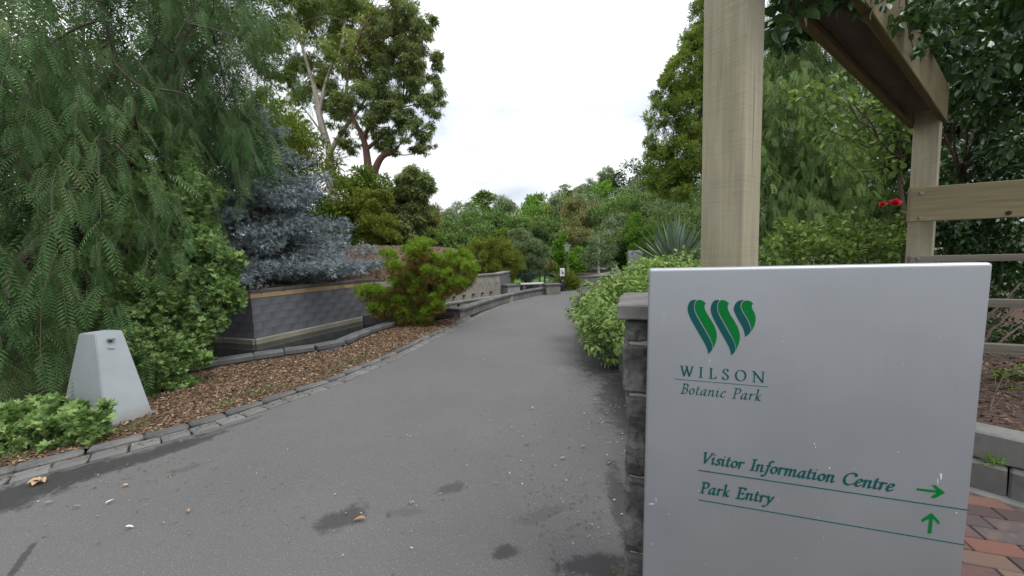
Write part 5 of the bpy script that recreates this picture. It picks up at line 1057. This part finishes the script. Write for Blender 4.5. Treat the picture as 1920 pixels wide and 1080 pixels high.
for i, (px, top, hw, Y, kind) in enumerate(bgl):
    lab, mat, T, mode = BG[kind]; bot = 500 if Y > 32 else 515; h = bot - top; cs_ = []
    for q in range(10):
        v = 0.0 if q == 0 else rng.random() ** .9; w = hw * (1.0 - .45 * abs(v - .55) * 1.6) * .85; cs_.append(clump(px + rng.uniform(-1, 1) * w * .75, top - 16 + hw * .5 + v * (h - hw * .8) * .9, hw * rng.uniform(.5, .72) * (1.0 if v > .15 else .75), Y + rng.uniform(-1, 1) * hw * Y / FPX * .7))
    b = P(px, 500, Y); b[2] = float(terr(np.array(b[0]), np.array(b[1]))); tpx = P(px, top + h * .25, Y)
    adj = {'mid': 'bushy mid green', 'grey': 'fine leaved grey green', 'bri': 'bright green', 'rus': 'russet tinged', 'drk': 'dark', 'wat': 'olive green'}[kind]; row = 'nearest row' if Y < 31 else 'middle row' if Y < 42 else 'back row' if Y < 53 else 'skyline'
    loc_ = [p for x, p in ((850, 'right of the drooping tree'), (895, 'above the left half of the olive dome shrub'), (940, 'above the right half of the olive dome shrub'), (1010, 'above the silvery shrub'), (1055, 'above the white path sign'), (1090, 'above the street lamp'), (1115, 'left of the birch top'), (1150, 'above the birch'), (1178, 'right of the birch'), (1215, 'above the stone monument'), (1250, 'above the left of the yucca'), (9999, 'under the wattle tree')) if px < x][0]
    lab = f'{adj} tree, {row}, {loc_}'; lab = lab + (' and a little lower' if lab in seen_ else ''); seen_.add(lab)
    tree('woodland_tree', lab, [b, (b + tpx) / 2 + [.15, 0, 0], tpx], .16, cs_, int(7000 if Y < 40 else 6500 if Y < 55 else 9000), T, .0082 * Y * (1.15 if T is T_NARROW else .85), mat, 'bark', 200 + i, mode, {'mid': 'mid green woodland trees', 'grey': 'grey green woodland trees', 'bri': 'bright green woodland trees', 'rus': 'russet woodland trees', 'drk': 'dark woodland trees', 'wat': 'olive woodland trees'}[kind], 9, .45, branches=False)
tree('umbrella_tree', 'flat topped tree standing above the woodland skyline on the left', [P(905, 440, 60), P(906, 390, 60), P(908, 376, 60)], .2, cl_([(908, 365, 14, 60, 6), (895, 371, 11, 60, 5), (920, 369, 11, 60, 5), (907, 361, 10, 60, 4), (908, 376, 18, 60, 8), (895, 388, 22, 60, 12), (922, 390, 22, 60, 12)]), 4200, T_DIA, .45, 'wattle', 'bark', 301, 'flat')
tree('umbrella_tree', 'small thin topped tree poking above the middle of the woodland skyline', [P(1058, 420, 60), P(1058, 375, 60), P(1059, 356, 60)], .15, cl_([(1060, 351, 9, 60, 4), (1054, 356, 6, 60, 3), (1067, 358, 6, 60, 3), (1058, 368, 14, 60, 9), (1050, 378, 18, 60, 12), (1070, 376, 16, 60, 12)]), 2600, T_DIA, .4, 'wattle', 'bark', 302, 'flat')

# wattle on the right, seen left of the near post
wb = P(1330, 480, 22); wb[2] = .3
tree('wattle_tree', 'tall dense olive green tree with stepped crown beside the timber post', [wb] + PP(((1325, 380), (1318, 250), (1325, 120), (1340, 60)), 22), .3,
     cl_([(1330, 70, 45, 22), (1300, 110, 34, 22), (1275, 140, 34, 22), (1320, 150, 50, 22), (1255, 170, 32, 22), (1240, 215, 30, 22), (1275, 205, 36, 22), (1310, 230, 45, 22), (1250, 260, 36, 22), (1285, 280, 40, 22), (1240, 310, 34, 22), (1270, 340, 40, 22), (1310, 320, 45, 22), (1360, 150, 60, 22.5), (1370, 260, 60, 22.5), (1360, 60, 50, 22.5), (1230, 335, 26, 22), (1340, 20, 40, 22.5), (1305, 70, 22, 22)]), 26000, T_HANG, .21, 'wattle', 'bark', 71, 'out', sub=16, subr=.34)
# weeping tree behind the pergola and dark evergreens on the right
wp = P(1600, 470, 11.5); wp[2] = .3; wpt = thing('weeping_tree', 'fine leaved weeping tree with gaps of sky behind the pergola beam', 'tree', tuple(wp))
wcl = cl_(((1470, 140, 70, 11), (1500, 220, 70, 11), (1480, 300, 70, 10.5), (1560, 110, 60, 11.5), (1620, 260, 60, 11), (1540, 310, 70, 10.5), (1600, 360, 60, 10.5), (1480, 380, 60, 10), (1430, 200, 60, 11.5), (1660, 330, 60, 11), (1680, 200, 60, 11.5), (1560, 20, 80, 11.5), (1450, 50, 70, 12), (1540, 220, 40, 12), (1660, 100, 70, 12), (1400, 300, 60, 11), (1420, 400, 50, 10.5), (1540, 400, 50, 10), (1620, 420, 50, 10)))
weeping('crown', wcl, 1450, (.7, 1.8), .30, T_FROND_S, M['pepperfar'], wpt, 72, .12)
paths = [limb(wp - [0, 0, .2], wp + [0.1, 0, 2.2], .25, .16, .05, 8, 1)]
for i, (c, r) in enumerate(wcl): paths.append(limb(wp + [.1, 0, 2.1], c + [0, 0, .3], .06, .012, .15, 9, i))
link('trunk', tube_mesh('trunk', paths, M['bark'], 6), wpt); wc(wpt)
for i, (lab, L, n, mat, Y0_) in enumerate((('dense dark evergreen tree behind the pergola rails on the right', [(1800, 260, 110, 9), (1880, 380, 110, 8.5), (1760, 420, 80, 9), (1900, 150, 110, 9), (1850, 480, 90, 8.5), (1950, 480, 90, 8), (1820, 80, 110, 9.5), (1980, 280, 120, 8.5), (1720, 330, 70, 10), (1990, 60, 130, 9), (1760, 180, 80, 10)], 26000, 'darkgreen', 9), ('dark leafy tree behind the rose bushes left of the far pergola post', [(1450, 420, 60, 13), (1520, 350, 80, 14), (1620, 300, 80, 14), (1690, 420, 80, 13), (1580, 440, 70, 13), (1680, 120, 100, 15), (1440, 330, 60, 15), (1380, 420, 60, 14), (1740, 260, 80, 14)], 12000, 'midgreen', 13))):
    cs_ = cl_(L); b = P(L[0][0], 480, Y0_ + .4); b[2] = .3; small('evergreen_tree', lab, cs_, n, T_DIA, .26 if i else .16, mat, 81 + i, 'out', h0=.3, r0=.14)

# hedge beside the road
hc = [((2.0, 6.6, .75), (.85, 1.0, .62)), ((1.75, 5.5, .7), (.72, .8, .58)), ((2.4, 7.9, .7), (.8, 1.0, .5)), ((1.95, 4.5, .8), (.7, .7, .55)), ((1.6, 6.2, .55), (.6, .9, .5)), ((2.5, 5.6, 1.0), (.8, .9, .55)), ((2.3, 4.3, 1.05), (.7, .6, .48)), ((2.9, 7.0, 1.0), (.8, 1, .5)), ((1.42, 5.0, .45), (.42, .6, .36)), ((1.95, 8.3, .5), (.45, .7, .36))]
hc = [(np.array(c), r) for c, r in hc]
hed = thing('leafy_hedge', 'pale green big leaved hedge spilling over the low wall onto the road edge', 'hedge', (2.0, 6.2, .3))
rng = np.random.default_rng(91); n = 13000; pos, out = blobs(hc, n, rng, 34, .26, .92, .9); y = out * .9 + rng.normal(0, .45, (n, 3)) + [0, 0, -.35]; R = frames(y, np.array([0, 0, 1.]) + out * .5 + rng.normal(0, .3, (n, 3))); sc = rng.uniform(.05, .105, n)
rn_ = np.clip(rng.normal(.45, .22, n), 0, 1); vis = np.linalg.norm(pos - CAM, axis=1) - 1.2 * ((pos - np.array([2.1, 6.2, .8])) @ unit(CAM - np.array([2.1, 6.2, .8]))); pick = np.zeros(n, bool); pick[np.argsort(vis - 8 * sc)[:280]] = True
V, F, A = scatter(T_OV, pos[~pick], R[~pick], sc[~pick], rng, rn_[~pick]); setp(link('foliage', npmesh('foliage', V, F, M['hedge'], A), hed), kind='stuff')
def leaf_parts(parent, name, pos, R, sc, mat, T, nvar=5, lo=.2, hi=.9):
    ms = [npmesh(name, T[0], T[1], mat, np.full(len(T[0]), lo + (hi - lo) * k / (nvar - 1))) for k in range(nvar)]
    for i in range(len(pos)):
        o = link(name, ms[i % nvar], parent); o.matrix_world = Matrix.Translation(pos[i]) @ Matrix(R[i].tolist()).to_4x4() @ Matrix.Scale(sc[i], 4); o.matrix_parent_inverse = Matrix.Translation(-Vector(parent.location))
leaf_parts(hed, 'leaf', pos[pick], R[pick], sc[pick] * 1.05, M['hedge'], T_OV)
link('stem', tube_mesh('stem', [limb([c[0][0], c[0][1], .2], c[0] + rng.normal(0, .25, 3), .025, .008, .1, 6, i) for i, c in enumerate(hc) for _ in range(2)], M['twig'], 5), hed)
for o in hed.children:
    if o.name.split('.')[0] in ('foliage', 'stem'): o.matrix_parent_inverse = Matrix.Translation(-Vector(hed.location))

# yucca with upright blades
yb = np.array([*P(1268, 500, 8.8)[:2], 1.0]); yuc = thing('yucca', 'spiky blue green yucca rosette above the hedge left of the timber post', 'plant', tuple(yb))
blade = np.array([[-.028, 0, 0], [0, 0, -.012], [.028, 0, 0], [-.034, .35, .0], [0, .35, -.014], [.034, .35, 0], [-.024, .7, 0], [0, .7, -.012], [.024, .7, 0], [0, 1, 0]]), [np.array([[0, 1, 4, 3], [1, 2, 5, 4], [3, 4, 7, 6], [4, 5, 8, 7]]), np.array([[6, 7, 9], [7, 8, 9]])]
rng = np.random.default_rng(15); n = 120; el = np.radians(rng.uniform(12, 88, n)); az = rng.uniform(0, 6.283, n); d = np.stack([np.cos(el) * np.cos(az), np.cos(el) * np.sin(az), np.sin(el)], 1)
R = frames(d, np.tile([0, 0, 1.0], (n, 1)) + rng.normal(0, .2, (n, 3)))
ms = [npmesh('blade', blade[0], blade[1], M['yucca'], np.full(10, k)) for k in (.1, .35, .6, .9)]
for i in range(n):
    o = link('blade', ms[i % 4], yuc); L = rng.uniform(.95, 1.35); o.matrix_world = Matrix.Translation(d[i] * .08 + [0, 0, .15]) @ Matrix(R[i].tolist()).to_4x4() @ Matrix.Diagonal((1, L, 1, 1))
link('stump', tube_mesh('stump', [([(0, 0, -.75), (0, 0, -.2), (0, 0, .25)], [.1, .13, .08])], M['bark'], 8), yuc)

# rose vines on the pergola, rose bushes below
def leafy(name, label, cat, base, clumps, n, size, mat, seed, nparts, paths, T=T_OV, mode_d=-.5, sub=16, subr=.4):
    t = thing(name, label, cat, tuple(base)); rng = np.random.default_rng(seed); pos, out = blobs(clumps, n, rng, sub, subr, .8); y = out * .7 + rng.normal(0, .6, (n, 3)) + [0, 0, mode_d]
    R = frames(y, np.array([0, 0, 1.]) + rng.normal(0, .55, (n, 3))); sc = size * rng.uniform(.6, 1.3, n); rn = np.clip(rng.normal(.4, .25, n), 0, 1)
    vis = np.linalg.norm(pos - CAM, axis=1); pick = np.zeros(n, bool)
    if nparts:
        z = (pos - CAM) @ FWD; px = 960 + FPX * ((pos - CAM) @ RGT) / z; py = 540 - FPX * ((pos - CAM) @ UPV) / z; bad = (px > 1930) | (py < -10) | (px < 1430) | (py > 520); vis = vis + 50 * bad - 12 * sc; pick[np.argsort(vis)[:nparts]] = True
        leaf_parts(t, 'leaf', pos[pick], R[pick], sc[pick] * 1.1, M[mat], T)
    V, F, A = scatter(T, pos[~pick], R[~pick], sc[~pick], rng, rn[~pick]); o = setp(link('foliage', npmesh('foliage', V, F, M[mat], A), t), kind='stuff'); o.matrix_parent_inverse = Matrix.Translation(-Vector(t.location))
    o = link('stem', tube_mesh('stem', paths, M['twig'], 6), t); o.matrix_parent_inverse = Matrix.Translation(-Vector(t.location)); return t
vcl = cl_(((1850, 60, 90, 3.3), (1900, 160, 70, 3.6), (1830, 200, 60, 4.2), (1880, 280, 60, 4.4), (1780, 40, 60, 3.0), (1950, 60, 100, 3.4), (1810, 120, 50, 4.0), (1850, 380, 40, 4.6), (1800, 300, 35, 4.6), (1700, 30, 40, 3.0), (1760, -50, 80, 2.8), (1890, -40, 90, 2.8), (1950, 220, 80, 3.8), (1930, 330, 50, 4.3)))
root = np.array([5.0, 3.9, .34]); vp = [limb(root - [0, 0, .1], P(1800, 330, 4.6), .025, .018, .1, 9, 1)]
for i, (c, r) in enumerate(vcl): vp.append(limb(P(1800, 330, 4.6), c, .013, .004, .12, 9, i))
leafy('climbing_vine', 'dark leafy climbing rose massed over the right end of the pergola', 'vine', root, vcl, 6500, .085, 'vine', 101, 150, vp)
v2 = cl_(((1650, -100, 100, 2.4), (1560, -100, 70, 2.2), (1690, 35, 34, 2.35), (1735, 75, 26, 2.5), (1740, 20, 40, 2.5), (1650, 20, 30, 2.2), (1600, -10, 40, 2.1), (1550, 15, 36, 1.95), (1500, 30, 40, 2.0), (1470, 60, 26, 2.0), (1790, 60, 34, 2.6), (1480, 15, 36, 2.2), (1500, 60, 24, 2.2), (1460, 50, 22, 2.1), (1530, -10, 40, 2.3), (1470, 80, 14, 2.1), (1600, 20, 30, 2.6), (1640, 60, 22, 2.7), (1700, 80, 26, 2.9)))
root2 = np.array([1.12, 1.85, .34]); vp2 = [(bez([root2, root2 + [0.0, 0, 1.3], P(1390, -140, 2.0), P(1490, -120, 2.1), P(1600, -90, 2.2)], 6), np.linspace(.018, .009, 25))]
for i, (c, r) in enumerate(v2): vp2.append(limb(P(1540, -110, 2.15), c, .006, .003, .15, 8, i))
leafy('climbing_vine', 'glossy leaved rose sprays hanging beside the near timber post and beam', 'vine', root2, v2, 2300, .058, 'vine', 102, 160, vp2)
v3 = cl_(((1560, 170, 40, 4.4), (1620, 230, 50, 4.4), (1540, 240, 36, 4.6), (1660, 190, 40, 4.3), (1500, 180, 28, 4.5), (1680, 290, 40, 4.2), (1580, 300, 30, 4.6), (1640, 320, 36, 4.4), (1690, 240, 30, 4.2)))
root3 = np.array([4.6, 4.4, .34]); vp3 = [limb(root3, P(1690, 300, 4.3), .03, .02, .08, 9, 2)] + [limb(P(1690, 300, 4.3), c, .014, .004, .15, 9, i) for i, (c, r) in enumerate(v3)]
leafy('climbing_rose', 'arching rose canes with scattered leaves under the pergola beam', 'rose', root3, v3, 700, .075, 'rosebush', 103, 60, vp3)
rcl = cl_(((1450, 470, 30, 4.0), (1490, 455, 36, 4.2), (1540, 450, 40, 4.4), (1590, 430, 36, 4.5), (1640, 448, 36, 4.4), (1680, 425, 30, 4.3), (1520, 480, 40, 4.0), (1620, 470, 40, 4.1), (1570, 480, 40, 4.0), (1680, 465, 30, 4.0), (1560, 415, 12, 4.5), (1470, 420, 10, 4.3), (1610, 400, 10, 4.5)))
rb_ = np.array([3.5, 4.3, .34]); leafy('rose_bush', 'light green rose bushes in the bed behind the sign', 'rose bush', rb_, rcl, 3600, .058, 'rosebush', 104, 120, [limb(rb_ + [(i - 5) * .15, 0, -.1], c, .012, .004, .1, 8, i) for i, (c, r) in enumerate(rcl)] + [limb(rb_ + [.3, -.1, 0], P(1672, 388, 3.78), .008, .003, .08, 8, 40), limb(P(1668, 395, 3.78), P(1655, 387, 3.78), .004, .003, .1, 6, 41)], mode_d=.0)
bcl = cl_(((1800, 400, 40, 4.2), (1880, 420, 45, 4.2), (1760, 460, 40, 4.4), (1840, 490, 50, 4.4), (1910, 500, 45, 4.2), (1900, 560, 40, 4.5), (1880, 620, 36, 4.6), (1800, 440, 40, 4.4)))
bb = np.array([5.3, 4.3, .34]); leafy('understorey_bush', 'dark twiggy bush behind the weathered rails at the right edge', 'bush', bb, bcl, 5200, .06, 'vine', 105, 30, [limb(bb + [np.sin(i) * .5, .3, -.1], c, .012, .004, .15, 9, i) for i, (c, r) in enumerate(bcl)] + [limb(bb + [-.4, -.3, 0], P(1915, 530 + 40 * i, 4.0), .02, .008, .1, 8, 60 + i) for i in range(3)])
sd_ = cl_(((1880, 795, 16, 2.75), (1905, 800, 14, 2.7), (1860, 800, 12, 2.75), (1890, 740, 14, 3.1), (1915, 700, 16, 3.3), (1868, 700, 10, 3.3))); sb = np.array([3.55, 2.7, .34]); leafy('seedling_patch', 'small green seedlings on the mulch above the concrete blocks', 'seedlings', sb, sd_, 380, .042, 'rosebush', 106, 0, [limb(sb, c[0], .004, .002, .1, 5, i) for i, c in enumerate(sd_)], mode_d=.2)
wd = G(1864, 868, .2); wdt = thing('grass_tuft', 'little weed tuft growing out of the joint between the concrete block courses', 'weed', tuple(wd)); rng = np.random.default_rng(3); n = 26; d = unit(rng.normal(size=(n, 3)) + [0, 0, .6]); d[:, 2] = np.abs(d[:, 2]) * .7 + .1
V, F, A = scatter(leaf_diamond(.1), rng.normal(0, .01, (n, 3)), frames(d, np.array([0, 0, 1.]) + rng.normal(0, .2, (n, 3))), rng.uniform(.05, .11, n), rng); link('leaves', npmesh('leaves', V, F, M['bright'], A), wdt)
v4 = cl_(((1480, 8, 30, 1.6), (1525, -4, 28, 1.62), (1565, -10, 34, 1.66), (1452, 40, 20, 1.6), (1492, 60, 16, 1.62), (1640, -14, 30, 1.7), (1690, 14, 28, 1.85), (1730, 44, 28, 2.0), (1780, 34, 34, 2.15), (1755, 0, 40, 2.0), (1712, 90, 14, 2.0)))
vp4 = [(bez([root2 + [.02, .04, 0], root2 + [0.02, .04, 1.3], P(1385, -160, 1.95), P(1480, -130, 1.8), P(1620, -110, 1.85), P(1760, -60, 2.0)], 6), np.linspace(.014, .007, 31))] + [limb(P(1500 if c[0] < 1.6 else 1700, -90, 1.85), c, .005, .002, .12, 7, i) for i, (c, r) in enumerate(v4)]
leafy('climbing_vine', 'leafy rose spray draped over the near top end of the timber beam', 'vine', root2 + [.02, .04, 0], v4, 430, .05, 'vine', 107, 150, vp4, sub=8)
# red roses
for k, (px, py, r, lab) in enumerate(((1677, 383, .062, 'larger open red rose above the rose bushes'), (1654, 385, .042, 'smaller red rose bud left of the open rose'))):
    c = P(px, py, 3.75); ro = thing('rose_flower', lab, 'flower', tuple(c)); ro.rotation_euler = (math.radians(50), 0, -.5); rng = np.random.default_rng(k); it = []
    for ring, (m_, up, s) in enumerate(((5, .3, 1.0), (5, .9, .85), (4, 1.8, .7), (3, 4, .6))):
        for q in range(m_): a = q * 6.283 / m_ + ring * .6; it.append(((0, 0, 0), (math.cos(a), math.sin(a), up), (-math.cos(a), -math.sin(a), 1 / up), s * r))
    for q in range(len(it)):
        V, F = compose(leaf_ovate(1.0, -.25, .2), [it[q]]); link('petal', npmesh('petal', V, F, M['rose'], np.full(len(V), rng.random())), ro)

# ------------------------------------------------------------------ leaves and litter on the ground
def fallen(px, py, size, mat, label, seed, group=None, T=leaf_ovate(.7, .3, .35)):
    g = G(px, py, .006); rng = np.random.default_rng(seed); a = rng.uniform(0, 6.283); me = npmesh('fallen_leaf', T[0] * size + [0, 0, .012], T[1], M[mat], np.full(len(T[0]), rng.random())); o = link('fallen_leaf', me, None, None, g, None, (0.1, -.1, a)); setp(o, label, 'fallen leaf', group)
star = leaf_ovate(.9, .25, .4); mv = compose(star, [((0, 0, 0), (math.cos(a), math.sin(a), .15), (0, 0, 1), s) for a, s in ((0, .8), (.9, .9), (1.9, 1), (2.9, .85), (4.4, .5))])
fallen(73, 904, .065, 'dryleaf', 'big curled tan leaf lying by the gutter at the far left', 1, None, mv)
fallen(686, 975, .075, 'dryleaf', 'curled orange brown leaf beside the damp patch on the asphalt', 2, None, leaf_ovate(.35, .2, .5))
fallen(772, 948, .05, 'dryleaf', 'thin brown leaf on the asphalt right of the damp patch', 3, None, leaf_ovate(.3, .2, .5))
fallen(198, 947, .05, 'paleleaf', 'white scrap on the asphalt left of the other pale scrap', 4, None, leaf_ovate(.35, .1, .3))
fallen(234, 993, .045, 'paleleaf', 'small curled white scrap lowest on the left asphalt', 5, None, leaf_ovate(.4, .3, .5))
for k, (px, py) in enumerate(((315, 895), (355, 962), (240, 912), (82, 948), (135, 955), (585, 728), (490, 758), (985, 835), (910, 674), (1000, 765), (1060, 860), (1090, 840))): fallen(px, py, .045, 'dryleaf', 'small brown leaf lying flat on the grey asphalt', 10 + k, 'small brown leaves on the road', leaf_ovate(.4, .15, .4))
def litter(name, spots, mat, seed, size, aspect=.45):
    rng = np.random.default_rng(seed); pos = []
    for px, py, sx, sy, n in spots:
        for _ in range(n):
            x, y = px + rng.normal(0, sx), py + rng.normal(0, sy)
            if y > 545: pos.append(G(x, y, .008))
    pos = np.array(pos); ok = inside(pos[:, 0], pos[:, 1], np.array(road_poly)); pos = pos[ok]; n = len(pos); a = rng.uniform(0, 6.283, n)
    R = frames(np.stack([np.cos(a), np.sin(a), rng.normal(0, .15, n)], 1), np.array([0, 0, 1.]) + rng.normal(0, .15, (n, 3))); V, F, A = scatter(leaf_diamond(aspect, .3), pos, R, rng.uniform(*size, n), rng); setp(link(name, npmesh(name, V, F, M[mat], A)), kind='stuff')
litter('leaf_litter', [(1110, 690, 45, 55, 260), (1060, 640, 50, 30, 150), (1140, 760, 30, 60, 120), (1000, 800, 160, 90, 120), (700, 850, 260, 130, 110), (200, 950, 160, 60, 40), (1100, 950, 50, 80, 30)], 'litter', 5, (.009, .026))
litter('grass_clippings', [(1080, 900, 50, 60, 90), (200, 890, 120, 20, 140), (1050, 970, 60, 40, 60), (500, 900, 250, 80, 60)], 'clip', 6, (.02, .05), .12)
gl = offset2(edge, .12)[::3]; rng = np.random.default_rng(8); k = rng.integers(0, len(gl) - 40, 700); pz = np.c_[gl[k] + rng.normal(0, .05, (700, 2)), np.full(700, .016)]; a = rng.uniform(0, 6.283, 700)
V, F, A = scatter(leaf_diamond(.35, .3), pz, frames(np.stack([np.cos(a), np.sin(a), rng.normal(0, .15, 700)], 1), np.array([0, 0, 1.]) + rng.normal(0, .2, (700, 3))), rng.uniform(.012, .04, 700), rng); setp(link('gutter_leaves', npmesh('gutter_leaves', V, F, M['chips'], A)), kind='stuff')
# thin grass along the kerb
gk = offset2(edge, SW + KW + .12)[::2]; gk = gk[gk[:, 1] < 6]; rng = np.random.default_rng(18); n = 2600; i = rng.integers(0, len(gk), n); p = np.c_[gk[i] + np.abs(rng.normal(0, .16, (n, 2))) * [-1, .6], np.full(n, .045)]; p = p[mnoise is not None and np.array([mnoise.noise((q[0] * 3, q[1] * 3, 0)) > -.05 for q in p])]; n = len(p); p[:, 2] = .032
V, F, A = scatter(leaf_tri(.12), p, frames(np.c_[rng.normal(0, .7, (n, 2)), np.ones(n)], rng.normal(size=(n, 3))), rng.uniform(.03, .08, n), rng); setp(link('kerb_grass', npmesh('kerb_grass', V, F, M['clip'], A)), kind='stuff')
